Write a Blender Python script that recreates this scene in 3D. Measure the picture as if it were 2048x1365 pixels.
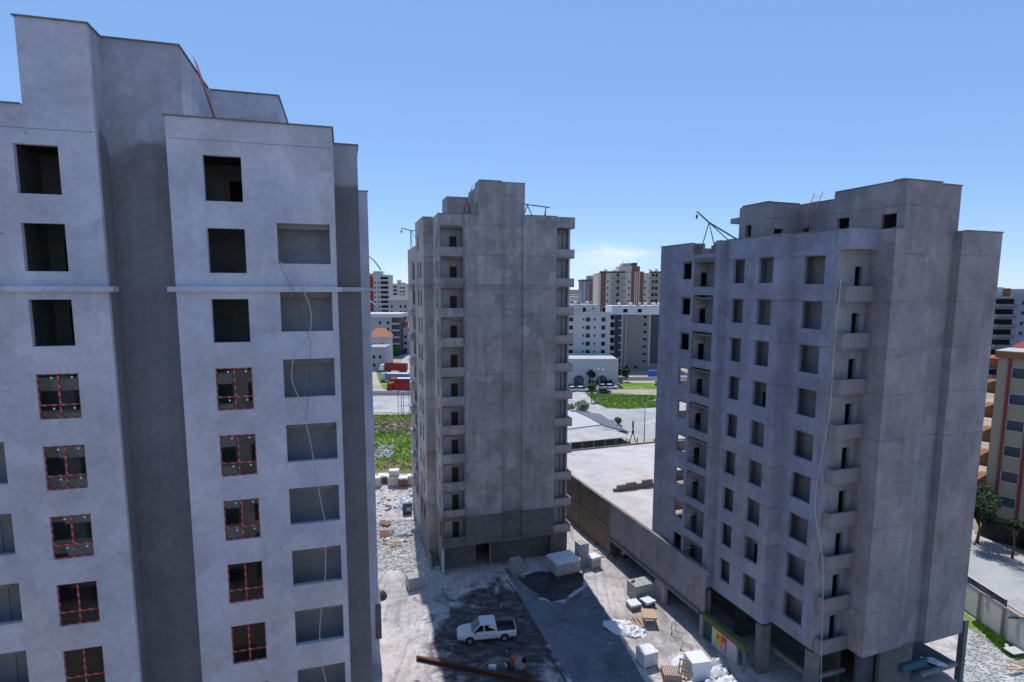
import bpy, math, random
from mathutils import Vector, Matrix
random.seed(7)
for o in list(bpy.data.objects): bpy.data.objects.remove(o)
scene = bpy.context.scene
COL = scene.collection

# ------------------------------------------------------------------ camera
F, CX, CY, TH, ROLL, ZC = 1145.0, 1024.0, 716.6, math.atan(.1202), math.radians(.12), 29.8
FW = Vector((0, math.cos(TH), -math.sin(TH)))
_rt = Vector((1, 0, 0)); _up = _rt.cross(FW)
RT = _rt*math.cos(ROLL) + _up*math.sin(ROLL)
UP = _up*math.cos(ROLL) - _rt*math.sin(ROLL)
CAM = Vector((0, 0, ZC))
cd = bpy.data.cameras.new("camera"); cam = bpy.data.objects.new("camera", cd); COL.objects.link(cam)
cd.sensor_width = 36; cd.lens = F/2048*36; cd.shift_y = (CY-682.5)/2048
cd.clip_start = .1; cd.clip_end = 6000
m = Matrix.Identity(4)
for i in range(3):
    m[i][0] = RT[i]; m[i][1] = UP[i]; m[i][2] = -FW[i]; m[i][3] = CAM[i]
cam.matrix_world = m
scene.camera = cam

# ------------------------------------------------------------------ sky and sun
SUN_EL, SUN_AZ = 60.0, 12.0          # elevation, degrees left of straight ahead
w = bpy.data.worlds.new("World"); scene.world = w; w.use_nodes = True
nt = w.node_tree; nt.nodes.clear()
sky = nt.nodes.new('ShaderNodeTexSky'); sky.sky_type = 'NISHITA'; sky.sun_disc = False
sky.sun_elevation = math.radians(SUN_EL); sky.sun_rotation = math.radians(-SUN_AZ)
sky.altitude = 0; sky.air_density = .8; sky.dust_density = 0; sky.ozone_density = 3.0
bg = nt.nodes.new('ShaderNodeBackground'); bg.inputs[1].default_value = .137
out = nt.nodes.new('ShaderNodeOutputWorld')
tc = nt.nodes.new('ShaderNodeTexCoord')
mp = nt.nodes.new('ShaderNodeMapping'); mp.inputs['Scale'].default_value = (1, 1, 3.2)
no = nt.nodes.new('ShaderNodeTexNoise'); no.inputs['Scale'].default_value = 5.5; no.inputs['Detail'].default_value = 9; no.inputs['Roughness'].default_value = .6
sx = nt.nodes.new('ShaderNodeSeparateXYZ')
def mth(op, a, b=None, clamp=False):
    n = nt.nodes.new('ShaderNodeMath'); n.operation = op; n.use_clamp = clamp
    for i, v in enumerate((a, b)):
        if v is None: continue
        if hasattr(v, 'is_output'): nt.links.new(v, n.inputs[i])
        else: n.inputs[i].default_value = v
    return n.outputs[0]
L = nt.links.new
L(tc.outputs['Generated'], mp.inputs[0]); L(mp.outputs[0], no.inputs[0]); L(tc.outputs['Generated'], sx.inputs[0])
band = mth('SUBTRACT', 1, mth('MULTIPLY', mth('ABSOLUTE', mth('SUBTRACT', sx.outputs[2], .062)), 22), True)   # thin bank of cloud just over the horizon
side = mth('SUBTRACT', 1, mth('MULTIPLY', mth('ABSOLUTE', mth('SUBTRACT', sx.outputs[0], .23)), 3.2), True)
cl = mth('MULTIPLY', mth('MULTIPLY', mth('SUBTRACT', mth('ADD', no.outputs[0], mth('MULTIPLY', band, .14)), .56), 7, True), mth('MULTIPLY', band, side))
mix = nt.nodes.new('ShaderNodeMixRGB'); mix.inputs[2].default_value = (7.2, 7.5, 8.3, 1)
tint = nt.nodes.new('ShaderNodeMixRGB'); tint.inputs[0].default_value = .48; tint.inputs[2].default_value = (1.85, 3.65, 7.3, 1)   # clear-air blue
L(sky.outputs[0], tint.inputs[1]); L(mth('MULTIPLY', cl, .72, True), mix.inputs[0]); L(tint.outputs[0], mix.inputs[1])
L(mix.outputs[0], bg.inputs[0]); L(bg.outputs[0], out.inputs[0])
sd = bpy.data.lights.new("sun", 'SUN'); sun = bpy.data.objects.new("sun", sd); COL.objects.link(sun)
sd.energy = 4.2; sd.angle = math.radians(.5); sd.color = (1, .955, .9)
e_, a_ = math.radians(SUN_EL), math.radians(SUN_AZ)
sv = Vector((-math.sin(a_)*math.cos(e_), math.cos(a_)*math.cos(e_), math.sin(e_)))
sun.rotation_euler = sv.to_track_quat('Z', 'Y').to_euler(); sun.location = sv*300
scene.render.engine = 'CYCLES'
scene.view_settings.view_transform = 'Standard'; scene.view_settings.look = 'None'
scene.view_settings.exposure = 0; scene.view_settings.gamma = 1
scene.cycles.max_bounces = 6; scene.cycles.diffuse_bounces = 4
scene.render.resolution_x = 1024; scene.render.resolution_y = 682

# ------------------------------------------------------------------ measuring helpers
def ray(x, y): return FW + RT*((x-CX)/F) - UP*((y-CY)/F)
def G(x, y, z=0.0):
    "the place on the level z seen at a spot of the photograph"
    r = ray(x, y); t = (z-ZC)/r.z; p = CAM + r*t
    return Vector((p.x, p.y, z))
def at(x, y, Y):
    r = ray(x, y); return CAM + r*(Y/r.y)
def hx(px, Y):
    return (px-CX)/F*Y*.993
class Frame:
    def __init__(s, phi, a0, b0):
        s.phi = math.radians(phi); s.a0 = a0; s.b0 = b0
        s.e1 = Vector((math.cos(s.phi), math.sin(s.phi), 0)); s.e2 = Vector((-math.sin(s.phi), math.cos(s.phi), 0))
    def origin(s): return s.e1*s.a0 + s.e2*s.b0
    def w(s, a, b, z=0): return s.e1*a + s.e2*b + Vector((0, 0, z))
    def onb(s, x, y, b):
        r = ray(x, y); t = b/(r.dot(s.e2)); p = r*t
        return (p.dot(s.e1), b, ZC+p.z)
    def ona(s, x, y, a):
        r = ray(x, y); t = a/(r.dot(s.e1)); p = r*t
        return (a, p.dot(s.e2), ZC+p.z)
FL = Frame(16.2, -8.07, 27.3); FM = Frame(16.3, 13.0, 56.2); FR = Frame(19.6, 36.0, 27.0)

# ------------------------------------------------------------------ materials
MATS = {}
def _n(t, ty, **k):
    n = t.nodes.new(ty)
    for a, b in k.items():
        if a in n.inputs.keys(): n.inputs[a].default_value = b
        else: setattr(n, a, b)
    return n
def base_mat(name, rough=.85, metal=0, spec=.25):
    m = bpy.data.materials.new(name); m.use_nodes = True; t = m.node_tree
    b = t.nodes['Principled BSDF']; b.inputs['Roughness'].default_value = rough; b.inputs['Metallic'].default_value = metal
    b.inputs['Specular IOR Level'].default_value = spec
    MATS[name] = m
    return m, t, b
def c4(c): return (c[0], c[1], c[2], 1)
def ramp(t, fac, stops, mode='LINEAR'):
    r = t.nodes.new('ShaderNodeValToRGB'); r.color_ramp.interpolation = mode
    e = r.color_ramp.elements
    while len(e) < len(stops): e.new(.5)
    for i, (p, c) in enumerate(stops): e[i].position = p; e[i].color = c4(c) if len(c) == 3 else c
    t.links.new(fac, r.inputs[0]); return r.outputs[0]
def noise(t, co, scale, detail=6, rough=.55, dist=0):
    n = t.nodes.new('ShaderNodeTexNoise'); n.inputs['Scale'].default_value = scale; n.inputs['Detail'].default_value = detail
    n.inputs['Roughness'].default_value = rough; n.inputs['Distortion'].default_value = dist
    t.links.new(co, n.inputs['Vector']); return n.outputs[0]
def mapping(t, co, sc=(1, 1, 1), loc=(0, 0, 0)):
    n = t.nodes.new('ShaderNodeMapping'); n.inputs['Scale'].default_value = sc; n.inputs['Location'].default_value = loc
    t.links.new(co, n.inputs[0]); return n.outputs[0]
def mixc(t, fac, a, b, mode='MIX'):
    n = t.nodes.new('ShaderNodeMixRGB'); n.blend_type = mode
    for i, v in enumerate((fac, a, b)):
        if hasattr(v, 'is_output'): t.links.new(v, n.inputs[i])
        else: n.inputs[i].default_value = v if i == 0 else c4(v)
    return n.outputs[0]
def M_(t, op, a, b=None, clamp=False):
    n = t.nodes.new('ShaderNodeMath'); n.operation = op; n.use_clamp = clamp
    for i, v in enumerate((a, b)):
        if v is None: continue
        if hasattr(v, 'is_output'): t.links.new(v, n.inputs[i])
        else: n.inputs[i].default_value = v
    return n.outputs[0]
def bump(t, b, h, strength=.3, dist=.02):
    n = t.nodes.new('ShaderNodeBump'); n.inputs['Strength'].default_value = strength; n.inputs['Distance'].default_value = dist
    t.links.new(h, n.inputs['Height']); t.links.new(n.outputs[0], b.inputs['Normal'])
def coords(t, which='Object'):
    return t.nodes.new('ShaderNodeTexCoord').outputs[which]

def plaster(name, c, var=.16, patch=.10, streak=.10, seed=0, second=None, zsplit=None, lines=0, lz=0, panel=0, rough=.88):
    "hand-trowelled render: blotches, overlapping day patches, run marks, fine grain"
    m, t, b = base_mat(name, rough)
    co = mapping(t, coords(t), loc=(seed*13.1, seed*7.7, seed*3.3))
    col = mixc(t, 0, c, c)
    n1 = noise(t, co, .32, 9, .62, .5)
    f = ramp(t, n1, [(.32, (1-var,)*3), (.5, (1, 1, 1)), (.68, (1+var*.75,)*3)])
    col = mixc(t, 1, c, f, 'MULTIPLY')
    v = t.nodes.new('ShaderNodeTexVoronoi'); v.distance = 'MANHATTAN'; v.inputs['Scale'].default_value = .62; v.inputs['Randomness'].default_value = 1
    wob = mixc(t, .12, (0, 0, 0), (0, 0, 0)); 
    vv = t.nodes.new('ShaderNodeVectorMath'); vv.operation = 'ADD'
    nn = t.nodes.new('ShaderNodeTexNoise'); nn.inputs['Scale'].default_value = 1.3; nn.inputs['Detail'].default_value = 4
    t.links.new(co, nn.inputs[0]); t.links.new(co, vv.inputs[0]); t.links.new(nn.outputs[1], vv.inputs[1]); t.links.new(vv.outputs[0], v.inputs['Vector'])
    sep = t.nodes.new('ShaderNodeSeparateColor'); t.links.new(v.outputs['Color'], sep.inputs[0])
    f2 = ramp(t, sep.outputs[0], [(0, (1-patch,)*3), (1, (1+patch,)*3)])
    col = mixc(t, .8, col, f2, 'MULTIPLY')
    sc = mapping(t, co, (1.6, 1.6, .16))
    n3 = noise(t, sc, 1.1, 6, .6)
    f3 = ramp(t, n3, [(.35, (1-streak,)*3), (.62, (1, 1, 1)), (.8, (1+streak*.5,)*3)])
    col = mixc(t, .9, col, f3, 'MULTIPLY')
    n4 = noise(t, co, 3.4, 8, .7)
    f4 = ramp(t, n4, [(.3, (.88,)*3), (.7, (1.09,)*3)])
    col = mixc(t, .85, col, f4, 'MULTIPLY')
    ve = t.nodes.new('ShaderNodeTexVoronoi'); ve.feature = 'DISTANCE_TO_EDGE'; ve.inputs['Scale'].default_value = .42; t.links.new(vv.outputs[0], ve.inputs['Vector'])
    col = mixc(t, .6, col, ramp(t, ve.outputs['Distance'], [(0, (1-patch*.9,)*3), (.018, (1+patch*.5,)*3), (.07, (1, 1, 1))]), 'MULTIPLY')
    n6 = noise(t, mapping(t, co, (1, 1, 1.7), (7, 3, 1)), .75, 8, .72, 1.5)
    col = mixc(t, .7, col, ramp(t, n6, [(.36, (1-var*.7,)*3), (.47, (1, 1, 1)), (.6, (1, 1, 1)), (.68, (1+var*.5,)*3)]), 'MULTIPLY')
    # a slightly warm/cool drift between mixes of mortar
    n5 = noise(t, co, .17, 3, .5)
    col = mixc(t, 1, col, ramp(t, n5, [(.35, (1.03, 1, .965)), (.65, (.97, 1, 1.035))]), 'MULTIPLY')
    vd = t.nodes.new('ShaderNodeTexVoronoi'); vd.inputs['Scale'].default_value = .75; t.links.new(co, vd.inputs['Vector'])
    sd_ = t.nodes.new('ShaderNodeSeparateColor'); t.links.new(vd.outputs['Color'], sd_.inputs[0])
    dot = M_(t, 'MULTIPLY', M_(t, 'LESS_THAN', vd.outputs['Distance'], .032), M_(t, 'GREATER_THAN', sd_.outputs[1], .66))
    col = mixc(t, M_(t, 'MULTIPLY', dot, .7), col, (.06, .055, .055))      # tie holes
    oc = coords(t)
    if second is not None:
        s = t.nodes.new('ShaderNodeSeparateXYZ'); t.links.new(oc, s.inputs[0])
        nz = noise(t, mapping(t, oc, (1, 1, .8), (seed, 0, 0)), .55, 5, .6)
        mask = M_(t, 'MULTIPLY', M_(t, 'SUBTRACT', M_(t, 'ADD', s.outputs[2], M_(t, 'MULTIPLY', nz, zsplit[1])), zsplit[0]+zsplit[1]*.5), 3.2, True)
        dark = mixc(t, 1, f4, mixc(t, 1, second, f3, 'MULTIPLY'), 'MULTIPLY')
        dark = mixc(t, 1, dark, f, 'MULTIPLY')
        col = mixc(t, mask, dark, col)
    if lines:
        s = t.nodes.new('ShaderNodeSeparateXYZ'); t.links.new(oc, s.inputs[0])
        zz = M_(t, 'ADD', M_(t, 'SUBTRACT', s.outputs[2], lz), M_(t, 'MULTIPLY', noise(t, oc, .8, 3), .12))
        fr = M_(t, 'ABSOLUTE', M_(t, 'SUBTRACT', M_(t, 'FRACT', M_(t, 'DIVIDE', zz, lines)), .5))
        nb = noise(t, mapping(t, oc, (1, 1, .5), (4, 9, 2)), .45, 4)
        lm = M_(t, 'MULTIPLY', M_(t, 'SUBTRACT', fr, .474), 60, True)
        lm = M_(t, 'MULTIPLY', lm, M_(t, 'MULTIPLY', M_(t, 'SUBTRACT', nb, .38), 3.2, True))
        soft = M_(t, 'MULTIPLY', M_(t, 'MULTIPLY', M_(t, 'SUBTRACT', fr, .40), 9, True), M_(t, 'MULTIPLY', M_(t, 'SUBTRACT', noise(t, mapping(t, oc, (1, 1, .4), (9, 2, 5)), .5, 6, .65), .5), 4, True))
        col = mixc(t, M_(t, 'MULTIPLY', soft, .45), col, mixc(t, 1, c, (.62, .6, .6), 'MULTIPLY'))
        col = mixc(t, M_(t, 'MULTIPLY', lm, .75), col, mixc(t, 1, c, (.5, .5, .52), 'MULTIPLY'))
    t.links.new(col, b.inputs['Base Color'])
    h = M_(t, 'ADD', M_(t, 'MULTIPLY', n4, .6), M_(t, 'MULTIPLY', noise(t, co, 26, 4, .7), .5))
    h = M_(t, 'ADD', h, M_(t, 'MULTIPLY', sep.outputs[0], .18))
    bump(t, b, h, .45, .03)
    return m
def plain(name, c, rough=.7, metal=0, spec=.35, var=.08, scale=4.0, bmp=.15):
    m, t, b = base_mat(name, rough, metal, spec)
    co = coords(t); n = noise(t, co, scale, 5, .6)
    col = mixc(t, 1, c, ramp(t, n, [(.3, (1-var,)*3), (.7, (1+var,)*3)]), 'MULTIPLY')
    t.links.new(col, b.inputs['Base Color'])
    if bmp: bump(t, b, n, bmp, .02)
    return m
def brick(name, c1, c2, mortar, sx=.4, sz=.2, axis='XZ'):
    m, t, b = base_mat(name, .9)
    co = coords(t); s = t.nodes.new('ShaderNodeSeparateXYZ'); t.links.new(co, s.inputs[0])
    cb = t.nodes.new('ShaderNodeCombineXYZ')
    t.links.new(M_(t, 'ADD', s.outputs[0], s.outputs[1]), cb.inputs[0]); t.links.new(s.outputs[2], cb.inputs[1])
    br = t.nodes.new('ShaderNodeTexBrick'); br.inputs['Scale'].default_value = 1; br.inputs['Brick Width'].default_value = sx
    br.inputs['Row Height'].default_value = sz; br.inputs['Mortar Size'].default_value = .012
    br.inputs['Color1'].default_value = c4(c1); br.inputs['Color2'].default_value = c4(c2); br.inputs['Mortar'].default_value = c4(mortar)
    t.links.new(cb.outputs[0], br.inputs['Vector'])
    n = noise(t, co, .6, 7, .65); n2 = noise(t, co, 6, 5, .6)
    col = mixc(t, 1, br.outputs[0], ramp(t, n, [(.3, (.72, .72, .74)), (.7, (1.15, 1.12, 1.1))]), 'MULTIPLY')
    col = mixc(t, 1, col, ramp(t, n2, [(.3, (.88,)*3), (.7, (1.08,)*3)]), 'MULTIPLY')
    t.links.new(col, b.inputs['Base Color']); bump(t, b, M_(t, 'SUBTRACT', n2, br.outputs[1]), .5, .02)
    return m
def ground_mat(name, c1, c2, c3, sc=.25, fine=3., bstr=.5, shade_dirt=None):
    m, t, b = base_mat(name, .95, spec=.15)
    co = coords(t)
    n1 = noise(t, co, sc, 10, .65, .6); n2 = noise(t, co, fine, 8, .7); n3 = noise(t, mapping(t, co, (1, 1, 1), (31, 5, 0)), sc*2.7, 6, .6, 1.2)
    col = ramp(t, n1, [(.34, c1), (.5, c2), (.66, c3)])
    col = mixc(t, 1, col, ramp(t, n2, [(.3, (.8,)*3), (.7, (1.14,)*3)]), 'MULTIPLY')
    col = mixc(t, 1, col, ramp(t, n3, [(.36, (.74, .74, .76)), (.5, (1, 1, 1))]), 'MULTIPLY')
    if shade_dirt:      # tyre tracks, spilt mortar and swept dust
        tr = noise(t, mapping(t, co, (1.6, .22, 1), (3, 0, 0)), .9, 7, .7, .9); sp_ = noise(t, co, 1.25, 9, .75, 1.0)
        col = mixc(t, .8, col, ramp(t, tr, [(.38, (.70, .67, .66)), (.5, (1, 1, 1)), (.64, (1.1, 1.1, 1.1))]), 'MULTIPLY')
        col = mixc(t, .9, col, ramp(t, sp_, [(.36, (.62, .58, .57)), (.46, (1, 1, 1)), (.62, (1, 1, 1)), (.67, (1.28, 1.28, 1.28))]), 'MULTIPLY')
    if shade_dirt:      # dark dirt round the pickup, with the tower shade deepened in its colour
        (cx, cy), rad = shade_dirt
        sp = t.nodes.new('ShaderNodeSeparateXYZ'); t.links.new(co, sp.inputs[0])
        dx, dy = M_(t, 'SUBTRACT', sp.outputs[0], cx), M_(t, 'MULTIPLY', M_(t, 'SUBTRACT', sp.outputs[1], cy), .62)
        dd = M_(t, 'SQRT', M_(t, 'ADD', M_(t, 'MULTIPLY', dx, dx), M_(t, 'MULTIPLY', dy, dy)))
        shade_mask = M_(t, 'MULTIPLY', M_(t, 'SUBTRACT', M_(t, 'ADD', rad, M_(t, 'MULTIPLY', M_(t, 'SUBTRACT', noise(t, co, .5, 7, .65, .8), .5), 13)), dd), .55, True)
        shade_col = mixc(t, 1, ramp(t, noise(t, mapping(t, co, (1, 2.2, 1)), .7, 9, .7, .5), [(.35, (.05, .044, .046)), (.52, (.10, .09, .092)), (.68, (.24, .22, .22))]), ramp(t, n2, [(.3, (.75,)*3), (.7, (1.2,)*3)]), 'MULTIPLY')
        col = mixc(t, shade_mask, col, shade_col)
    t.links.new(col, b.inputs['Base Color'])
    bump(t, b, M_(t, 'ADD', n2, n1), bstr, .06)
    return m
def glass_mat(name, c=(.012, .016, .018), rough=.04, spec=.5):
    m, t, b = base_mat(name, rough, 0, spec)
    co = coords(t)
    n = noise(t, co, .8, 3)
    t.links.new(ramp(t, n, [(.3, tuple(x*.6 for x in c)), (.7, tuple(x*1.6 for x in c))]), b.inputs['Base Color'])
    return m
def tape_mat():
    "white window frame wrapped in red-and-white protective film"
    m, t, b = base_mat('taped_frame', .4)
    co = coords(t); s = t.nodes.new('ShaderNodeSeparateXYZ'); t.links.new(co, s.inputs[0])
    u = M_(t, 'ADD', M_(t, 'ADD', s.outputs[0], M_(t, 'MULTIPLY', s.outputs[2], 1.03)), s.outputs[1])
    fr = M_(t, 'FRACT', M_(t, 'MULTIPLY', u, 2.9))
    n = noise(t, co, 9, 3)
    k = M_(t, 'MULTIPLY', M_(t, 'SUBTRACT', M_(t, 'ADD', fr, M_(t, 'MULTIPLY', n, .9)), 1.08), 12, True)
    t.links.new(mixc(t, k, (.40, .035, .035), (.36, .26, .27)), b.inputs['Base Color'])
    return m
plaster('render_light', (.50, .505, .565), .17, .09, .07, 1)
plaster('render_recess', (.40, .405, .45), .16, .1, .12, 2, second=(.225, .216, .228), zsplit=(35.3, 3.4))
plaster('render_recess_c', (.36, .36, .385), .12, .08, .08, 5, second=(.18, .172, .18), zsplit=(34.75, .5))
plaster('render_mid', (.375, .345, .335), .25, .18, .2, 3, lines=3.0, lz=.2)
plaster('render_right', (.295, .272, .285), .2, .15, .18, 4, lines=3.1, lz=1.2)
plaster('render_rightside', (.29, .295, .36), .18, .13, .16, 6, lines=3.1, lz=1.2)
plaster('raw_concrete', (.20, .195, .185), .22, .14, .2, 8)
plaster('dark_concrete', (.10, .10, .10), .25, .15, .2, 9)
plaster('interior', (.34, .33, .325), .2, .1, .1, 10)
plaster('roof_screed', (.50, .47, .465), .16, .05, .03, 11)
plaster('loggia', (.37, .365, .37), .1, .05, .05, 12)
plaster('raw_render', (.29, .285, .29), .2, .1, .12, 14)
plain('coping', (.17, .155, .15), .8, var=.2)
brick('block_wall', (.20, .185, .175), (.16, .15, .14), (.12, .115, .11), .6, .22)
brick('clay_wall', (.225, .18, .155), (.18, .145, .125), (.15, .13, .12), .4, .2)
ground_mat('yard_dust', (.37, .335, .33), (.50, .46, .455), (.60, .56, .555), .13, 2.2, shade_dirt=((-1.2, 46.5), 6.4))
ground_mat('earth', (.33, .26, .20), (.44, .36, .29), (.52, .46, .39), .03, .8)
ground_mat('asphalt', (.36, .36, .36), (.42, .42, .42), (.47, .465, .46), .06, 5, .1)
ground_mat('old_asphalt', (.26, .25, .25), (.31, .30, .30), (.36, .35, .35), .08, 5, .1)
ground_mat('grass', (.08, .17, .02), (.14, .25, .035), (.27, .27, .11), .16, 2.5, .8)
ground_mat('dry_grass', (.10, .13, .03), (.20, .17, .08), (.30, .22, .13), .12, 2.5, .8)
ground_mat('pavement', (.42, .38, .37), (.48, .43, .42), (.53, .49, .47), .2, 5, .1)
ground_mat('rubble', (.33, .32, .31), (.50, .49, .48), (.64, .63, .62), .9, 4, .4)
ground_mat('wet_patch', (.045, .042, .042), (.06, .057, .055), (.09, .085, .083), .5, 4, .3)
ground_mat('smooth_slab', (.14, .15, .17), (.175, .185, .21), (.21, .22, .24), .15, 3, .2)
tape_mat()
glass_mat('window_glass', (.006, .008, .009), .05, .3); glass_mat('green_reflect_glass', (.012, .019, .017), .02, 1.0); glass_mat('dark_void', (.02, .021, .024), .35, .2); glass_mat('blue_glass', (.045, .06, .08), .15)
for nm, c, r in (('white_paint', (.66, .66, .66), .5), ('white_wall', (.45, .45, .455), .8), ('cream_wall', (.55, .50, .43), .8), ('beige_wall', (.48, .44, .39), .8),
                 ('ochre_wall', (.31, .27, .195), .8), ('orange_wall', (.27, .11, .04), .8), ('wine_red', (.22, .035, .03), .7), ('brown_wall', (.20, .095, .07), .8),
                 ('grey_wall', (.36, .36, .37), .8), ('taupe_wall', (.27, .235, .215), .8), ('slate_wall', (.06, .068, .085), .7), ('bluegrey_wall', (.19, .225, .29), .8),
                 ('roof_tile', (.42, .17, .10), .85), ('dark_roof', (.13, .14, .17), .8), ('timber', (.36, .25, .16), .85), ('plywood', (.44, .32, .21), .8), ('dark_timber', (.07, .045, .03), .8),
                 ('rust', (.10, .04, .022), .85), ('red_paint', (.30, .05, .04), .6), ('dark_red', (.28, .02, .015), .5), ('yellow_paint', (.7, .45, .03), .5), ('orange_paint', (.45, .12, .03), .7),
                 ('blue_paint', (.03, .12, .42), .5), ('green_paint', (.02, .08, .05), .6), ('olive_paint', (.11, .125, .05), .8), ('teal_paint', (.03, .13, .15), .7), ('rubber', (.02, .02, .02), .8),
                 ('steel', (.22, .23, .24), .5), ('dark_steel', (.05, .055, .06), .5), ('dark_plinth', (.035, .035, .035), .8), ('plastic_film', (.72, .73, .75), .35), ('sheeting', (.66, .67, .7), .45), ('hose', (.42, .41, .38), .6),
                 ('cement_block', (.44, .45, .44), .85), ('block_green', (.33, .36, .33), .85), ('magenta_paint', (.6, .05, .12), .6), ('bark', (.12, .085, .06), .9), ('black_void', (.006, .006, .007), .9),
                 ('silver_paint', (.5, .51, .52), .35), ('tank_white', (.7, .7, .7), .4), ('panel_grey', (.52, .52, .53), .8), ('pink_wall', (.5, .22, .25), .8)):
    plain(nm, c, r)
def leaf_mat(name, c1, c2, c3):
    m, t, b = base_mat(name, .6, spec=.2)
    co = coords(t); n = noise(t, co, 1.1, 5, .6)
    t.links.new(ramp(t, n, [(.3, c1), (.5, c2), (.7, c3)]), b.inputs['Base Color'])
leaf_mat('leaves', (.03, .075, .012), (.06, .14, .02), (.11, .2, .035))
leaf_mat('dark_leaves', (.012, .026, .01), (.022, .045, .015), (.04, .07, .025))
leaf_mat('pale_leaves', (.13, .19, .09), (.24, .3, .17), (.42, .45, .34))
leaf_mat('grass_blades', (.11, .23, .03), (.17, .33, .04), (.33, .34, .12))

# ------------------------------------------------------------------ mesh helpers
class MB:
    def __init__(s, fr=None):
        s.v = []; s.f = []; s.m = []; s.mats = []; s.fr = fr; s.smooth = set()
        s.o = (fr.a0, fr.b0, 0) if fr else (0, 0, 0)
    def mi(s, mat):
        if mat is None: return 0
        if mat not in s.mats: s.mats.append(mat)
        return s.mats.index(mat)
    def pv(s, p):
        s.v.append((p[0]-s.o[0], p[1]-s.o[1], p[2]-s.o[2])); return len(s.v)-1
    def face(s, pts, mat=None):
        ids = [s.pv(p) for p in pts]; s.f.append(ids); s.m.append(s.mi(mat))
    def box(s, x0, x1, y0, y1, z0, z1, mat=None):
        p = [(x, y, z) for z in (z0, z1) for y in (y0, y1) for x in (x0, x1)]
        b = [s.pv(q) for q in p]; k = s.mi(mat)
        for q in ((0, 2, 3, 1), (4, 5, 7, 6), (0, 1, 5, 4), (2, 6, 7, 3), (0, 4, 6, 2), (1, 3, 7, 5)):
            s.f.append([b[i] for i in q]); s.m.append(k)
        return s
    def hexa(s, p, mat=None):
        "p: four bottom corners anticlockwise, then four top corners"
        b = [s.pv(q) for q in p]; k = s.mi(mat)
        for q in ((3, 2, 1, 0), (4, 5, 6, 7), (0, 1, 5, 4), (1, 2, 6, 5), (2, 3, 7, 6), (3, 0, 4, 7)):
            s.f.append([b[i] for i in q]); s.m.append(k)
        return s
    def prism(s, poly, z0, z1, mat=None):
        n = len(poly); k = s.mi(mat)
        a = [s.pv((x, y, z0)) for x, y in poly]; b = [s.pv((x, y, z1)) for x, y in poly]
        s.f.append(a[::-1]); s.m.append(k); s.f.append(b); s.m.append(k)
        for i in range(n):
            s.f.append([a[i], a[(i+1) % n], b[(i+1) % n], b[i]]); s.m.append(k)
        return s
    def extr_y(s, prof, y0, y1, mat=None):
        "profile in x,z pushed along y"
        n = len(prof); k = s.mi(mat)
        a = [s.pv((x, y0, z)) for x, z in prof]; b = [s.pv((x, y1, z)) for x, z in prof]
        s.f.append(a); s.m.append(k); s.f.append(b[::-1]); s.m.append(k)
        for i in range(n):
            s.f.append([a[i], b[i], b[(i+1) % n], a[(i+1) % n]]); s.m.append(k)
        return s
    def tube(s, pts, r, n=8, mat=None, cap=True):
        pts = [Vector(p) for p in pts]; rings = []; k = s.mi(mat)
        rr = r if isinstance(r, (list, tuple)) else [r]*len(pts)
        for i, p in enumerate(pts):
            d = (pts[min(i+1, len(pts)-1)] - pts[max(i-1, 0)])
            if d.length < 1e-9: d = Vector((0, 0, 1))
            d.normalize()
            u = d.orthogonal().normalized() if i == 0 else (u - d*u.dot(d))
            if u.length < 1e-6: u = d.orthogonal()
            u.normalize(); v = d.cross(u)
            rings.append([s.pv(p + (u*math.cos(2*math.pi*j/n) + v*math.sin(2*math.pi*j/n))*rr[i]) for j in range(n)])
        for i in range(len(rings)-1):
            for j in range(n):
                s.f.append([rings[i][j], rings[i][(j+1) % n], rings[i+1][(j+1) % n], rings[i+1][j]]); s.m.append(k); s.smooth.add(len(s.f)-1)
        if cap:
            s.f.append(rings[0][::-1]); s.m.append(k); s.f.append(rings[-1]); s.m.append(k)
        return s
    def wall(s, axis, c, th, u0, u1, z0, z1, holes=(), mat=None):
        "a wall with real openings; axis 'x' runs along a at b=c, 'y' runs along b at a=c; thickness th inwards (may be negative)"
        us = sorted({u0, u1} | {min(max(h[i], u0), u1) for h in holes for i in (0, 1)})
        zs = sorted({z0, z1} | {min(max(h[i], z0), z1) for h in holes for i in (2, 3)})
        def solid(i, j):
            if i < 0 or j < 0 or i >= len(us)-1 or j >= len(zs)-1: return False
            um, zm = (us[i]+us[i+1])/2, (zs[j]+zs[j+1])/2
            return not any(h[0] < um < h[1] and h[2] < zm < h[3] for h in holes)
        ca, cb = (c, c+th)
        P = (lambda u, d, z: (u, d, z)) if axis == 'x' else (lambda u, d, z: (d, u, z))
        for i in range(len(us)-1):
            for j in range(len(zs)-1):
                if not solid(i, j): continue
                a, b, p, q = us[i], us[i+1], zs[j], zs[j+1]
                s.face([P(a, ca, p), P(b, ca, p), P(b, ca, q), P(a, ca, q)], mat)
                s.face([P(a, cb, p), P(a, cb, q), P(b, cb, q), P(b, cb, p)], mat)
                if not solid(i-1, j): s.face([P(a, ca, p), P(a, ca, q), P(a, cb, q), P(a, cb, p)], mat)
                if not solid(i+1, j): s.face([P(b, ca, p), P(b, cb, p), P(b, cb, q), P(b, ca, q)], mat)
                if not solid(i, j-1): s.face([P(a, ca, p), P(a, cb, p), P(b, cb, p), P(b, ca, p)], mat)
                if not solid(i, j+1): s.face([P(a, ca, q), P(b, ca, q), P(b, cb, q), P(a, cb, q)], mat)
        return s
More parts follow.
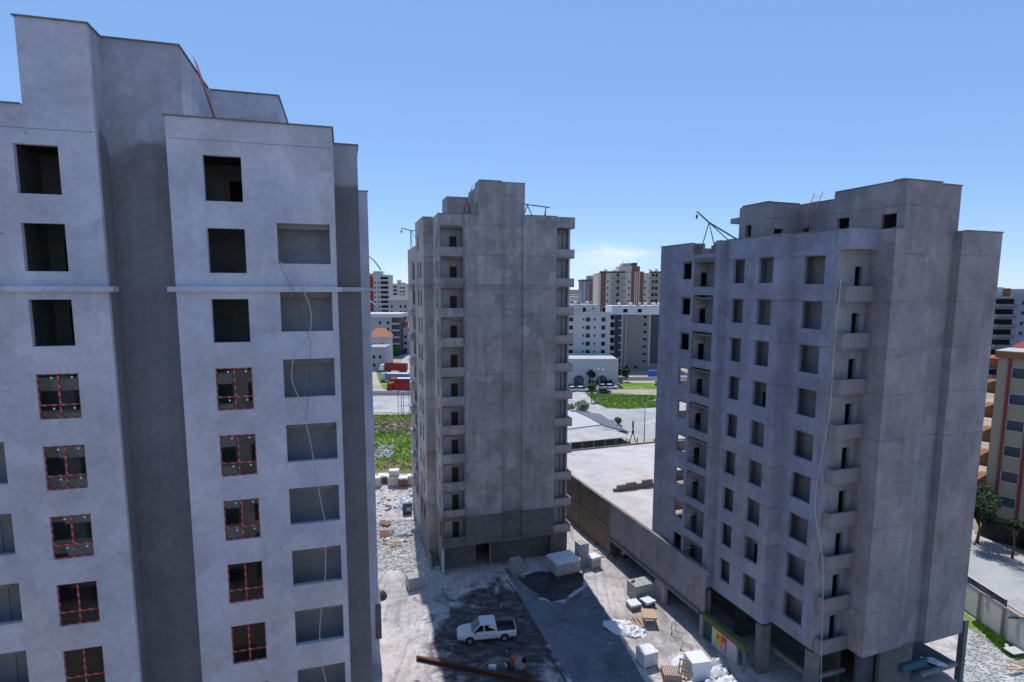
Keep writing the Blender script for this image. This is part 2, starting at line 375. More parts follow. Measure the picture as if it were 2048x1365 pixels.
    def rock(s, x, y, z, r, mat=None, flat=.6):
        k = s.mi(mat); a = random.random()*6.28; n = random.choice((4, 5, 6))
        sx_, sy_, sz_ = r*random.uniform(.6, 1.2), r*random.uniform(.5, 1), r*random.uniform(.35, .9)*flat
        t1 = random.uniform(-.3, .3)
        low = []; top = []
        for i in range(n):
            an = a+6.28*i/n; q = random.uniform(.8, 1.15)
            low.append(s.pv((x+math.cos(an)*sx_*q, y+math.sin(an)*sy_*q, z-sz_*.3)))
            q *= random.uniform(.55, .85)
            top.append(s.pv((x+math.cos(an)*sx_*q, y+math.sin(an)*sy_*q, z+sz_*(1+t1*math.cos(an)))))
        s.f.append(top); s.m.append(k)
        for i in range(n): s.f.append([low[i], low[(i+1) % n], top[(i+1) % n], top[i]]); s.m.append(k)
    def build(s, name, mat=None, parent=None, loc=None, rot=None, bevel=0, shade=False):
        me = bpy.data.meshes.new(name); me.from_pydata(s.v, [], s.f)
        ms = s.mats if s.mats else [mat]
        if s.mats and mat and mat not in s.mats: ms = s.mats
        for q in ms: me.materials.append(MATS[q])
        for i, p in enumerate(me.polygons):
            p.material_index = s.m[i] if s.mats else 0
            p.use_smooth = shade or (i in s.smooth)
        me.validate(); me.update()
        o = bpy.data.objects.new(name, me); COL.objects.link(o)
        if parent: o.parent = parent
        elif s.fr:
            o.location = s.fr.origin(); o.rotation_euler = (0, 0, s.fr.phi)
        if loc is not None: o.location = loc
        if rot is not None: o.rotation_euler = rot if isinstance(rot, (tuple, list)) else (0, 0, rot)
        if bevel:
            b = o.modifiers.new('bevel', 'BEVEL'); b.width = bevel; b.segments = 2; b.limit_method = 'ANGLE'
        return o
def tag(o, label, cat, group=None, kind=None):
    o['label'] = label; o['category'] = cat
    if group: o['group'] = group
    if kind: o['kind'] = kind
    return o
def struct(o): o['kind'] = 'structure'; return o
def thing(name, label, cat, loc=(0, 0, 0), rot=0, group=None):
    o = bpy.data.objects.new(name, None); COL.objects.link(o); o.location = loc; o.rotation_euler = (0, 0, rot)
    o.empty_display_size = .3
    return tag(o, label, cat, group)
def frame_thing(name, label, cat, fr, group=None):
    return thing(name, label, cat, fr.origin(), fr.phi, group)
def dup(root, loc, rot=None, label=None, group=None, scale=None):
    r = root.copy(); COL.objects.link(r); r.location = loc
    if rot is not None: r.rotation_euler = (0, 0, rot)
    if label: r['label'] = label
    if group: r['group'] = group
    if scale: r.scale = (scale,)*3 if not isinstance(scale, tuple) else scale
    for ch in list(root.children):
        c = ch.copy(); COL.objects.link(c); c.parent = r
        for g in list(ch.children):
            d = g.copy(); COL.objects.link(d); d.parent = c
    return r
def copy_part(o, parent, dloc):
    c = o.copy(); COL.objects.link(c); c.parent = parent; c.location = Vector(o.location)+Vector(dloc)
    for g in list(o.children):
        d = g.copy(); COL.objects.link(d); d.parent = c
    return c

# ================================================================== LEFT TOWER
TL = frame_thing('unfinished_tower', 'pale rendered tower nearest the camera at left, with red-taped window frames', 'tower', FL, 'unfinished towers round the yard')
MIR = -16.14
KW = range(0, 10)
wB = [(-5.52, -4.05, 33.47-3*k, 35.35-3*k) for k in range(11)]
lB = [(-2.76, -.55, 30.9-3*k, 32.65-3*k) for k in range(10)]
mir = lambda hs: [(MIR-h[1], MIR-h[0], h[2], h[3]) for h in hs]
b = MB(FL)
b.wall('x', 27.3, .25, -6.83, -.33, 0, 36.8, wB+lB)
b.wall('y', -6.83, .25, 27.55, 28.55, 0, 36.8); b.wall('y', -.33, -.25, 27.55, 30.45, 0, 36.8)
b.wall('x', 27.3, .25, -15.81, -9.31, 0, 36.8, mir(wB)+mir(lB))
b.wall('x', 27.3, .25, -11.66, -9.31, 36.8, 40.0)
b.wall('y', -15.81, .25, 27.55, 46, 0, 36.8)
b.build('front_wall', 'render_light', TL)
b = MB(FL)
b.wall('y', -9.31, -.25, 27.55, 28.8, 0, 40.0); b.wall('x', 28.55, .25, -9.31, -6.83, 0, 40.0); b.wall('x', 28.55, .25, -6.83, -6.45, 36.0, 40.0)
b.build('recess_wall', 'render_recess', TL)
b = MB(FL)
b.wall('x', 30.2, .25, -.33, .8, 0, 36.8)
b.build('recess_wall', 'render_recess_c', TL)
b = MB(FL)
b.wall('y', .8, -.25, 30.45, 43.8, 0, 36.8)
b.wall('x', 43.8, .25, .8, 1.8, 0, 36.8); b.wall('y', 1.8, -.25, 44.05, 50, 0, 36.8)
b.wall('x', 50, .25, -15.8, 1.8, 0, 36.8)
b.build('side_wall', 'render_light', TL)
b = MB(FL); b.box(1.55, 1.98, 43.72, 46.5, 2.2, 5.1); b.build('block_infill', 'block_wall', TL)
b = MB(FL)
b.wall('y', -6.45, -.25, 28.8, 34.45, 35.8, 40.0); b.wall('x', 34.2, .25, -6.45, -3.09, 35.8, 40.0, [(-4.6, -3.8, 35.8, 37.9)])
b.wall('y', -3.09, -.25, 34.45, 40, 35.8, 40.0); b.wall('y', -11.66, .25, 27.55, 40, 35.8, 40.0); b.wall('x', 40, .25, -11.66, -3.09, 35.8, 40)
b.box(-11.4, -9.57, 27.56, 28.8, 39.5, 39.7); b.box(-11.4, -6.71, 28.81, 39.99, 39.5, 39.7); b.box(-6.7, -3.35, 34.46, 39.99, 39.5, 39.7)
b.build('penthouse', 'render_light', TL)
def cop(fr, t, x0, x1, y0, y1, z, o=.07): b = MB(fr); b.box(x0-o, x1+o, y0-o, y1+o, z, z+.055); b.build('coping', 'coping', t)
for q in ((-6.83, -.33, 27.3, 27.55, 36.8), (-.58, -.33, 27.7, 30.1, 36.8), (-.25, .8, 30.2, 30.45, 36.8), (.55, .8, 30.6, 43.8, 36.8), (.8+.1, 1.8, 43.8, 44.05, 36.8),
          (-15.81, -11.8, 27.3, 27.55, 36.8), (-11.66, -9.31, 27.3, 27.55, 40), (-9.56, -9.31, 27.7, 28.4, 40), (-9.31+.08, -6.45, 28.55, 28.8, 40), (-6.7, -6.45, 28.95, 34.05, 40), (-6.3, -3.09, 34.2, 34.45, 40), (-3.34, -3.09, 34.6, 40, 40)):
    cop(FL, TL, *q)
b = MB(FL)
z0, z1 = 29.67, 29.88
for q in ((-6.8, -.36), (-15.8, -9.34)): b = MB(FL); b.box(q[0], q[1], 27.294, 27.299, 35.93, 35.946); b.build('slab_joint', 'raw_concrete', TL)
b = MB(FL)
b.box(-7.1, -.1, 27.07, 27.298, z0, z1); b.box(-.328, -.1, 27.298, 29.98, z0, z1); b.box(-.1, 1.02, 29.98, 30.198, z0, z1); b.box(.802, 1.02, 30.198, 43.6, z0, z1); b.box(1.02, 2.0, 43.58, 43.798, z0, z1)
b.build('cornice_band', 'render_light', TL); b = MB(FL)
b.box(-16.1, -9.06, 27.07, 27.298, z0, z1); b.box(-9.308, -9.06, 27.298, 27.7, z0, z1)
b.build('cornice_band', 'render_light', TL)
b = MB(FL)
for k in range(-2, 10):
    z = 29.87-3*k
    if z > 36: continue
    b.box(-6.57, -.6, 27.56, 28.8, z-.16, z); b.box(-15.5, -9.58, 27.56, 28.8, z-.16, z); b.box(-15.5, -.6, 28.81, 49.9, z-.16, z); b.box(-.59, .5, 30.46, 43.7, z-.16, z)
    b.box(-6.5, -.6, 27.56, 27.8, z-.45, z-.162); b.box(-15.5, -9.7, 27.56, 27.8, z-.45, z-.162)
b.build('floor_slab', 'raw_concrete', TL)
rd = random.Random(3)
for s in (0, 1):
    b = MB(FL)
    for k in range(-1, 10):
        z = 29.87-3*k
        if z > 34: continue
        d = -5.3+rd.choice((.1, .55, 1.0)); h = [(d, d+.85, z, z+2.1)]
        b.wall('x', 31.2, .12, *( (-6.5, -.6) if not s else (-15.5, -9.6)), z, z+2.83, h if not s else [(MIR-q[1], MIR-q[0], q[2], q[3]) for q in h])
        b.wall('y', -12.95 if s else -3.25, .1, 28.9, 31.2, z, z+2.83)
    b.build('inner_wall', 'interior', TL)
# loggias behind the balcony openings
def loggia(a0, a1, side):
    b = MB(FL); z = 29.88
    da = a0+.25 if side > 0 else a1-1.05
    b.wall('x', 28.62, .14, a0-.3, a1+.02, z, z+2.82, [(da, da+.82, z, z+2.1)])
    b.box(da+.001, da+.819, 28.66, 28.72, z, z+2.099)
    b.wall('y', a0-.3, .12, 27.56, 28.62, z, z+2.82)
    b.box(a0-.17, a1, 27.56, 28.61, z+.005, z+.03)
    return b.build('balcony', 'loggia', TL)
l0 = loggia(-2.76, -.55, 1); l1 = loggia(MIR+.55, MIR+2.76, -1)
for k in range(1, 10): copy_part(l0, TL, (0, 0, -3*k)); copy_part(l1, TL, (0, 0, -3*k))
# taped window frames, from the third storey down
def taped(a0, a1, k):
    z0, z1 = 33.47-3*k, 35.35-3*k
    b = MB(FL); y0, y1 = 27.37, 27.43; w_ = .05
    tz = z0+.31*(z1-z0); am = (a0+a1)/2
    b.box(a0+.003, a0+w_, y0, y1, z0+.003, z1-.003); b.box(a1-w_, a1-.003, y0, y1, z0+.003, z1-.003)
    b.box(a0+w_, a1-w_, y0, y1, z1-w_, z1-.003); b.box(a0+w_, a1-w_, y0, y1, z0+.003, z0+w_)
    b.box(am-.033, am+.033, y0+.004, y1, z0+w_, z1-w_); b.box(a0+w_, am-.033, y0+.002, y1, tz-.032, tz+.032); b.box(am+.033, a1-w_, y0+.002, y1, tz-.032, tz+.032)
    f = b.build('window', 'taped_frame', TL)
    g = MB(FL)
    for (p, q) in ((a0+w_, am-.033), (am+.033, a1-w_)):
        for (r, s) in ((z0+w_, tz-.032), (tz+.032, z1-w_)):
            g.box(p, q, y0+.03, y0+.045, r, s, 'green_reflect_glass' if k < 6 else 'window_glass')  # greenish upper, near-black lower panes: reflections put into the glass colour
            if k < 6: g.box(p+.62*(q-p), p+.62*(q-p)+.07, y0+.026, y0+.03, s-.17, s-.09, 'plastic_film')
    o = g.build('pane', 'window_glass', f); o.matrix_parent_inverse = Matrix.Identity(4)
    return f
for c in ((-5.52, -4.05), (MIR+4.05, MIR+5.52)):
    f0 = taped(*c, 3); f6 = taped(*c, 6)
    for k in (4, 5): copy_part(f0, TL, (0, 0, -3*(k-3)))
    for k in (7, 8, 9): copy_part(f6, TL, (0, 0, -3*(k-6)))

# ================================================================== MIDDLE TOWER
TM = frame_thing('unfinished_tower', 'bare grey cement tower in the middle with a blank front and balconies up both corners', 'tower', FM, 'unfinished towers round the yard')
ks = range(0, 11)
def lowhigh(b, axis, c, th, u0, u1, z0, z1, holes=(), mat='render_mid', lo=6.35, lomat='block_wall'):
    if z0 < lo < z1:
        b.wall(axis, c, th, u0, u1, lo, z1, holes, mat); b.wall(axis, c, th, u0, u1, z0, lo, holes, lomat)
    else: b.wall(axis, c, th, u0, u1, z0, z1, holes, mat)
b = MB(FM)
lowhigh(b, 'x', 56.2, .25, 11.6, 15.35, 3.2, 37.1); b.wall('x', 56.2, .25, 13.06, 15.35, 37.1, 40.4, (), 'render_mid')
lowhigh(b, 'y', 11.6, .25, 56.45, 58.1, 3.2, 37.1)
lowhigh(b, 'x', 56.5, .25, 15.35, 17.6, 3.2, 37.1); b.wall('x', 56.5, .25, 15.35, 17.85, 37.1, 40.35, (), 'render_mid')
lowhigh(b, 'x', 56.2, .25, 17.6, 21.2, 3.2, 37.2); lowhigh(b, 'y', 17.6, .25, 56.45, 56.75, 3.2, 37.1)
lowhigh(b, 'y', 21.2, -.25, 56.45, 58.6, 3.2, 37.2)
b.build('front_wall', None, TM)
b = MB(FM)
lowhigh(b, 'x', 56.6, .2, 9.0, 11.6, 2.9, 37.1, [(9.22, 11.52, 33.93-3*k, 36.0-3*k) for k in ks])
lowhigh(b, 'y', 9.0, .2, 56.8, 60.2, 2.9, 37.1, [(57.0, 57.9, 33.95-3*k, 35.65-3*k) for k in ks])
b.wall('x', 60.2, .25, 8.05, 9.2, 0, 37.15, (), 'render_mid')
hs = [(62.1, 63.2, 33.98-3*k, 35.7-3*k) for k in ks if k]+[(64.2, 65.4, 33.98-3*k, 35.7-3*k) for k in ks]
lowhigh(b, 'y', 8.05, .25, 60.45, 67, 0, 37.15, hs)
b.wall('y', 8.15, .25, 67, 76, 0, 34.8, [(69, 71.5, 30.95-3*k, 33-3*k) for k in range(10)], 'render_mid'); b.wall('x', 66.85, .15, 8.31, 23, 34.8, 37.15, (), 'render_mid')
b.wall('x', 76, .25, 8.15, 23, 0, 34.8, (), 'render_mid'); b.wall('y', 23.0, -.12, 57.3, 58.6, 3.9, 36.1, (), 'render_mid'); b.wall('y', 23.0, -.25, 58.8, 76, 0, 37.1, (), 'render_mid')
b.build('side_wall', None, TM)
b = MB(FM)
b.wall('y', 13.06, .25, 56.45, 58.3, 36, 40.4, [(57.1, 57.75, 37.1, 38.5)]); b.wall('y', 13.06, .25, 58.3, 61.4, 36, 39.95, [(60.4, 61.1, 37.5, 38.15)])
b.wall('y', 17.85, -.25, 56.75, 62, 36, 40.35); b.wall('x', 61.75, .25, 13.31, 17.6, 36, 39.95); b.box(13.3, 17.6, 56.76, 61.74, 39.2, 39.4)
b.wall('x', 60.6, .25, 10.6, 12.9, 36, 39.4); b.wall('y', 10.6, .25, 60.85, 63.5, 36, 39.4); b.box(10.84, 13.06, 60.86, 63.5, 38.7, 38.9)
b.build('penthouse', 'render_mid', TM)
b = MB(FM)
for z0, z1, o in ((29.95, 30.14, .13), (6.35, 6.5, .1)):
    b.box(11.6-o, 15.35, 56.2-o, 56.198, z0, z1); b.box(15.35, 17.6-o, 56.5-o, 56.498, z0, z1); b.box(17.6-o, 21.2, 56.2-o, 56.198, z0, z1)
    b.box(9.0-o, 11.6-o, 56.6-o, 56.598, z0, z1); b.box(9.0-o, 8.998, 56.598, 60.2-o, z0, z1); b.box(8.05-o, 9.0-o, 60.2-o, 60.198, z0, z1); b.box(8.05-o, 8.048, 60.198, 67, z0, z1)
b.build('cornice_band', 'render_mid', TM)
b = MB(FM)
for z in [32.93-3*k for k in range(-1, 11)]:
    b.box(8.31, 22.74, 60.46, 75.9 if z < 35 else 66.8, z-.16, z); b.box(9.21, 22.74 if z < 35 else 22.3, 58.31 if z < 35 else 56.86, 60.46, z-.16, z)
b.box(11.86, 21.0, 56.46, 58.3, 3.0, 3.195)
for z in [32.93-3*k for k in range(0, 11)]: b.box(9.21, 11.59, 56.81, 58.1, z-.16, z)
b.build('floor_slab', 'raw_concrete', TM)
b = MB(FM)
for k in range(0, 11):
    z = 32.93-3*k; b.wall('x', 62, .12, 8.4, 22.7, z, z+2.83, [(10, 10.9, z, z+2.1), (20, 20.8, z, z+2.1)]); b.wall('y', 9.9, .12, 60.5, 61.99, z, z+2.83)
b.build('inner_wall', 'interior', TM)
def m_left():
    b = MB(FM); z = 32.93
    b.wall('x', 58.1, .2, 9.21, 11.6, z, z+2.83, [(10.44, 11.12, z, z+2.15)], 'loggia')
    b.box(9.23, 9.33, 57.0, 57.1, z, z+2.83, 'raw_concrete'); b.box(10.36, 10.44, 58.07, 58.11, z, z+2.2, 'raw_concrete')
    o = b.build('balcony', None, TM)
    d = MB(FM); d.box(10.46, 11.1, 58.34, 58.38, z+.01, z+2.14); d = d.build('door_board', 'dark_timber', o)
    return o
o = m_left()
for k in range(1, 11): copy_part(o, TM, (0, 0, -3*k))
def m_right():
    b = MB(FM); z = 33.05
    b.box(21.2, 23.42, 56.75, 56.87, z+.14, z+.9, 'render_mid'); b.box(23.3, 23.42, 56.87, 60.2, z+.14, z+.9, 'render_mid')
    b.box(21.2, 23.42, 56.75, 60.2, z-.03, z+.14, 'render_mid')
    b.wall('x', 57.7, .2, 21.2, 22.88, z+.14, z+2.97, [(21.24, 21.62, z+.14, z+2.3)], 'loggia')
    b.box(22.8, 23.0, 57.0, 57.15, z+.14, z+2.97, 'render_mid'); b.box(22.35, 22.42, 57.6, 57.7, z+.14, z+2.97, 'raw_concrete')
    return b.build('balcony', None, TM)
o = m_right()
for k in range(1, 11): copy_part(o, TM, (0, 0, -3*k))
b = MB(FM); b.box(21.2, 23.42, 56.75, 56.95, 36.1, 37.25); b.box(23.22, 23.42, 56.95, 60.2, 36.1, 37.25); b.box(21.2, 23.2, 56.95, 60.2, 36.1, 36.3); b.build('parapet', 'render_mid', TM)
for q in ((11.6, 13.06, 56.2, 56.45, 37.1), (9.0, 11.5, 56.6, 56.8, 37.1), (8.05, 8.9, 60.2, 60.45, 37.15), (8.05, 8.3, 60.6, 67, 37.15), (17.98, 21.2, 56.2, 56.45, 37.2), (13.06, 15.3, 56.2, 56.45, 40.4), (15.43, 17.85, 56.5, 56.75, 40.35)): cop(FM, TM, *q, .04)
b = MB(FM)
b.wall('x', 57.9, .25, 9.2, 22.9, -.3, 3.0, [(12.9, 14.75, -.3, 2.75)], 'block_wall'); b.wall('x', 57.2, .25, 21.25, 23.2, -.3, 3.88, (), 'block_wall')
b.box(9.0, 9.25, 56.62, 56.85, -.3, 2.9, 'render_light'); b.box(14.3, 14.6, 57.5, 57.8, 0, 3.0, 'raw_concrete'); b.box(9.0, 9.2, 56.86, 60.2, 0, 2.9, 'block_wall')
b.box(12.9, 14.8, 61, 61.2, 0, 3, 'dark_concrete'); b.wall('y', 8.0, .2, 58.2, 60.15, -.3, 1.3, (), 'raw_concrete')
b.build('ground_floor_wall', None, TM)
b = MB(FM)
for k in range(1, 10): b.box(7.55, 8.14, 69, 71.6, 32.6-3*k, 33.4-3*k)
b.build('side_parapet', 'render_mid', TM)
for (px, py, s_) in ((1080, 683, .36), (990, 914, .4), (978, 700, .3), (1077, 912, .22)):
    pb = 56.5 if 1004 < px < 1045 else 56.2
    a_, _, z_ = FM.onb(px, py, pb); b = MB(FM); b.box(a_-s_, a_+s_, pb-.006, pb-.001, z_-s_, z_+s_); b.build('plaster_patch', 'loggia', TM)

# ================================================================== RIGHT TOWER
TR = frame_thing('unfinished_tower', 'long bluish grey cement tower at right with rows of empty square window holes', 'tower', FR, 'unfinished towers round the yard')
H = 3.1; kr = range(0, 9)
b = MB(FR)
b.wall('y', 32.0, .25, 32.45, 38.4, 4.2, 33.75, [(36.2, 37.45, 30.3-H*k, 32.2-H*k) for k in kr]+[(33.3, 34.75, 30.3-H*k, 32.2-H*k) for k in kr])
b.wall('x', 32.45, .25, 32.25, 33.0, 4.2, 33.75)
b.wall('y', 33.0, .25, 28.95, 32.7, 4.2, 33.75, [(29.75, 31.48, 30.19-H*k, 32.12-H*k) for k in kr])
b.wall('x', 38.4, .2, 31.4, 32.0, 4.2, 33.75)
b.wall('y', 31.4, .2, 38.6, 46.6, 3.6, 32.75, [(38.95, 41.6, 30.05-H*k, 32.45-H*k) for k in kr]+[(41.95, 43.2, 30.7-H*k, 32.25-H*k) for k in kr])
b.wall('y', 31.4, .2, 38.6, 38.95, 32.75, 33.75); b.wall('y', 31.4, .2, 41.8, 46.6, 32.75, 33.75); b.wall('x', 41.8, .2, 31.6, 32.6, 32.75, 33.75)
b.build('side_wall', 'render_rightside', TR)
b = MB(FR)
b.wall('y', 35.65, .25, 27.15, 28.95, 4.2, 33.75)
b.wall('x', 26.9, .25, 35.65, 39.5, 4.2, 33.75); b.wall('x', 26.9, .25, 36.3, 39.5, 33.75, 36.8); b.wall('x', 27.12, .25, 39.5, 41.4, 4.2, 33.75); b.wall('x', 27.12, .25, 39.5, 41.45, 33.75, 36.75)
b.wall('x', 26.6, .25, 41.4, 45.45, 4.2, 33.75); b.wall('y', 41.4, .25, 26.85, 27.37, 4.2, 33.75)
b.wall('y', 45.45, -.25, 26.85, 46.6, 4.2, 33.75)
b.build('front_wall', 'render_right', TR)
b = MB(FR); b.wall('x', 28.7, .25, 33.0, 35.65, 4.2, 32.6, [(34.5, 35.2, 29.2-H*k, 31.35-H*k) for k in kr]); b.build('recess_wall', 'raw_render', TR)
b = MB(FR); b.wall('x', 46.4, .2, 31.6, 45.2, 4.2, 33.75, [(33.5, 35.3, 29.16-H*k, 31.6-H*k) for k in kr if k > 2]); b.build('rear_wall', 'render_right', TR)
b = MB(FR)
b.wall('y', 36.3, .25, 27.15, 32.3, 32.75, 36.8, [(27.45, 28.5, 33.0, 34.78), (30.95, 31.95, 33.3, 34.9)])
b.wall('y', 36.3, .25, 32.3, 35.4, 32.75, 36.3, [(34.4, 35.1, 33.3, 34.55)])
b.wall('x', 35.4, .25, 33.6, 36.55, 32.75, 36.4, [(33.9, 34.8, 33.3, 34.45)])
b.wall('y', 33.6, .25, 35.65, 38.7, 32.75, 36.5, [(37.5, 38.15, 33.9, 34.95)])
b.wall('x', 32.3, .2, 36.55, 41.45, 36.1, 36.8); b.wall('y', 41.7, -.25, 27.12, 38.7, 32.75, 36.75); b.wall('x', 38.7, .2, 33.6, 41.7, 32.75, 36.4)
b.box(36.56, 41.44, 27.38, 32.29, 35.7, 35.85); b.box(36.56, 41.44, 32.31, 38.69, 35.7, 35.85); b.box(33.86, 36.54, 35.66, 38.69, 35.7, 35.85)
b.box(33.6, 36, 38.91, 39.95, 35.26, 35.68)
b.box(37.4, 38.1, 28, 28.7, 36.8, 37.15)
b.build('penthouse', 'render_right', TR)
for q in ((36.3, 39.45, 26.9, 27.15, 36.8), (39.6, 41.7, 27.12, 27.37, 36.75), (36.3, 36.55, 27.3, 32.15, 36.8), (36.3, 36.55, 32.45, 35.2, 36.3), (33.6, 36.2, 35.4, 35.65, 36.4), (33.6, 33.85, 35.8, 38.5, 36.5), (35.65, 36.15, 26.9, 27.15, 33.75),
          (41.85, 45.45, 26.6, 26.85, 33.75), (32.0, 32.25, 32.45, 38.3, 33.75), (32.4, 33.0, 32.45, 32.7, 33.75), (33.0, 33.25, 29, 32.3, 33.75), (31.4, 31.6, 42, 46.6, 33.75)): cop(FR, TR, *q, .06)
b = MB(FR)
for k in range(-1, 9):
    z = 29.15-H*k
    b.box(33.3, 45.2, 28.96, 46.4, z-.16, z); b.box(35.91, 45.2, 27.38, 28.95, z-.16, z); b.box(32.26, 33.29, 32.71, 46.4, z-.16, z); b.box(31.61, 32.25, 38.61, 46.4, z-.16, z)
b.build('floor_slab', 'raw_concrete', TR)
b = MB(FR)
for k in kr:
    z = 29.15-H*k; t_ = z+2.93
    b.wall('y', 36.6, .12, 28.96, 38.5, z, t_); b.wall('x', 38.45, .12, 32.26, 36.6, z, t_); b.wall('x', 35.3, .12, 32.26, 36.6, z, t_)
    b.wall('y', 33.15, .1, 32.71, 35.2, z, t_, [(34.2, 34.9, z, z+2.1)] if k % 4 == 3 else ()); b.wall('y', 33.1, .1, 35.5, 38.4, z, t_, [(35.9, 36.6, z, z+1.9)] if k % 5 == 1 else ())
    b.wall('x', 32.2, .12, 33.3, 36.5, z, t_); b.wall('y', 34.3, .1, 29.0, 32.1, z, t_)
    b.wall('y', 38.2, .12, 38.8, 46.3, z, t_)
b.build('inner_wall', 'interior', TR)
def r_loggia():
    b = MB(FR); z = 29.15
    b.wall('y', 33.0, .15, 38.61, 41.8, z, z+2.93, [(39.0, 39.75, z, z+2.15)], 'loggia'); b.wall('x', 41.66, .13, 31.61, 33.15, z, z+2.93, [(32.2, 32.9, z, z+2.1)], 'loggia')
    b.tube([(32.1, 40.6, z+2.45), (31.7, 40.9, z+2.4), (31.35, 41.3, z+2.15), (31.2, 41.55, z+1.75)], .02, 8, 'hose')
    return b.build('balcony', None, TR)
o = r_loggia()
for k in range(1, 9): copy_part(o, TR, (0, 0, -H*k))
def r_balc():
    b = MB(FR); z = 29.0
    b.box(33.08, 35.64, 28.05, 28.69, z, z+.17); b.box(33.08, 35.64, 28.05, 28.17, z+.17, z+1.05); b.box(33.08, 33.2, 28.17, 28.69, z+.17, z+1.05)
    return b.build('balcony', 'render_right', TR)
o = r_balc()
for k in range(1, 9): copy_part(o, TR, (0, 0, -H*k))
b = MB(FR); b.box(33.0, 35.64, 28.05, 28.69, 32.45, 32.62); b.box(33.0, 35.64, 28.05, 28.25, 32.62, 33.75); b.box(33.0, 33.2, 28.25, 28.99, 32.62, 33.75); b.build('parapet', 'render_rightside', TR)
for k in range(3, 9):
    b = MB(FR); z = 29.0-H*k; b.box(32.6, 36.6, 46.61, 47.9, z, z+.15); b.box(32.6, 36.6, 47.76, 47.9, z+.15, z+1.05); b.build('rear_balcony', 'render_mid', TR)
b = MB(FR)
rr = random.Random(5)
for (y0, s) in ((38.95, 1), (41.8, -1)):
    b = MB(FR)
    for j in range(4):
        for i in range(3-j//2-rr.choice((0, 1))):
            yy = y0+s*(i*.3); b.box(31.42, 31.58, min(yy, yy+s*.28), max(yy, yy+s*.28), 32.76+j*.22, 32.96+j*.22)
    b.build('broken_bricks', 'clay_wall', TR)
b = MB(FR)
for k in range(-1, 9):
    z = 29.0-H*k
    b.box(45.45, 46.35, 30.2, 34, z, z+.17); b.box(45.45, 46.35, 30.2, 30.35, z+.17, z+1.05); b.box(46.2, 46.35, 30.35, 34, z+.17, z+1.05)
b.box(45.46, 46.2, 27.2, 30.1, 32.35, 33.68)
b.build('side_balcony', 'render_right', TR)
# open storey below the first slab
b = MB(FR)
b.box(32.05, 33.0, 32.5, 33.1, 0, 4.0, 'raw_concrete'); b.box(33.05, 33.9, 28.75, 29.3, 0, 4.0, 'raw_concrete'); b.box(31.45, 31.9, 38.2, 38.7, 0, 4.0, 'raw_concrete')
b.box(45.9, 46.3, 26.7, 27.1, 0, 5.0, 'raw_concrete')
b.box(36.5, 38.2, 27.9, 28.1, 0, 4.0, 'dark_concrete'); b.box(38.2, 41.4, 27.5, 27.75, -.3, 4.1, 'block_wall'); b.box(41.4, 41.6, 27.5, 34, 0, 4.1, 'block_wall')
b.box(33.3, 33.5, 29.3, 32.5, 1.7, 2.0, 'raw_concrete'); b.box(33.9, 36.5, 28.8, 29.0, 1.7, 2.0, 'raw_concrete')
b.box(36, 36.2, 29, 44, 0, 3.9, 'dark_concrete'); b.box(33.6, 36, 36.9, 37.1, 0, 3.9, 'dark_concrete')
b.box(42.0, 45.9, 26.9, 27.1, 1.2, 1.5, 'render_right'); b.box(41.65, 45.95, 27.15, 32, 1.2, 1.4, 'dark_concrete')
b.box(40.3, 42.9, 27.2, 27.4, 1.75, 2.3, 'teal_paint')
b.build('ground_floor_wall', None, TR)
b = MB(FR)
b.box(33.3, 45.15, 28.97, 46.35, 3.98, 4.19); b.box(35.95, 45.15, 27.2, 28.96, 3.98, 4.19); b.box(32.3, 33.29, 32.75, 46.35, 3.98, 4.19); b.box(31.65, 32.29, 38.65, 46.35, 3.98, 4.19); b.build('transfer_slab', 'raw_concrete', TR)

# ================================================================== ground
def sheet(name, pts, z, mat):
    b = MB(); b.face([(p[0], p[1], z) for p in pts]); return struct(b.build(name, mat))
b = MB()
xs = [-4000, -1500, -600, -300, -150, -80, -40, 0, 40, 80, 150, 300, 600, 1500, 4000]
for i in range(len(xs)-1):
    for j in range(len(xs)-1): b.face([(xs[i], xs[j], 0), (xs[i+1], xs[j], 0), (xs[i+1], xs[j+1], 0), (xs[i], xs[j+1], 0)])
struct(b.build('ground', 'earth'))
def GP(pts): return [G(x, y) for x, y in pts]
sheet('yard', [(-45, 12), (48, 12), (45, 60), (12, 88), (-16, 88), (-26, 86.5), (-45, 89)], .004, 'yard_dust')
sheet('grass_field', [(-70, 91), (-27, 90), (-15, 92), (-8, 100), (-6, 134.5), (-70, 134.5)], .004, 'grass')
sheet('dry_patch', GP([(742, 838), (775, 836), (822, 842), (822, 862), (796, 868), (770, 858), (742, 860)]), .008, 'dry_grass')
sheet('dry_patch', GP([(742, 928), (790, 918), (830, 925), (830, 948), (742, 946)]), .008, 'dry_grass')
sheet('road', [(-120, 136.5), (6, 136.5), (6, 157), (-60, 157), (-120, 162)], .004, 'asphalt')
b = MB(); b.box(-120, -6, 135.9, 136.45, 0, .14); struct(b.build('kerb', 'pavement'))
sheet('road', GP([(793, 788), (850, 788), (850, 700), (800, 692), (806, 712), (800, 740), (797, 760)]), .008, 'asphalt')
sheet('grass_verge', GP([(752, 742), (768, 742), (782, 762), (782, 784), (766, 778), (756, 760)]), .008, 'grass')
sheet('road', [(4, 112), (70, 112), (90, 125), (120, 139), (60, 150), (27, 150), (16, 178), (4, 178)], .006, 'asphalt')
sheet('grass_island', GP([(1170, 786), (1215, 790), (1260, 790), (1345, 791), (1360, 812), (1325, 815), (1255, 819), (1215, 817), (1190, 806)]), .012, 'grass')
sheet('grass_verge', GP([(1238, 766), (1400, 766), (1400, 780), (1238, 779)]), .010, 'grass')
sheet('pavement', GP([(1280, 847), (1310, 836), (1420, 836), (1420, 868), (1318, 866)]), .014, 'pavement')
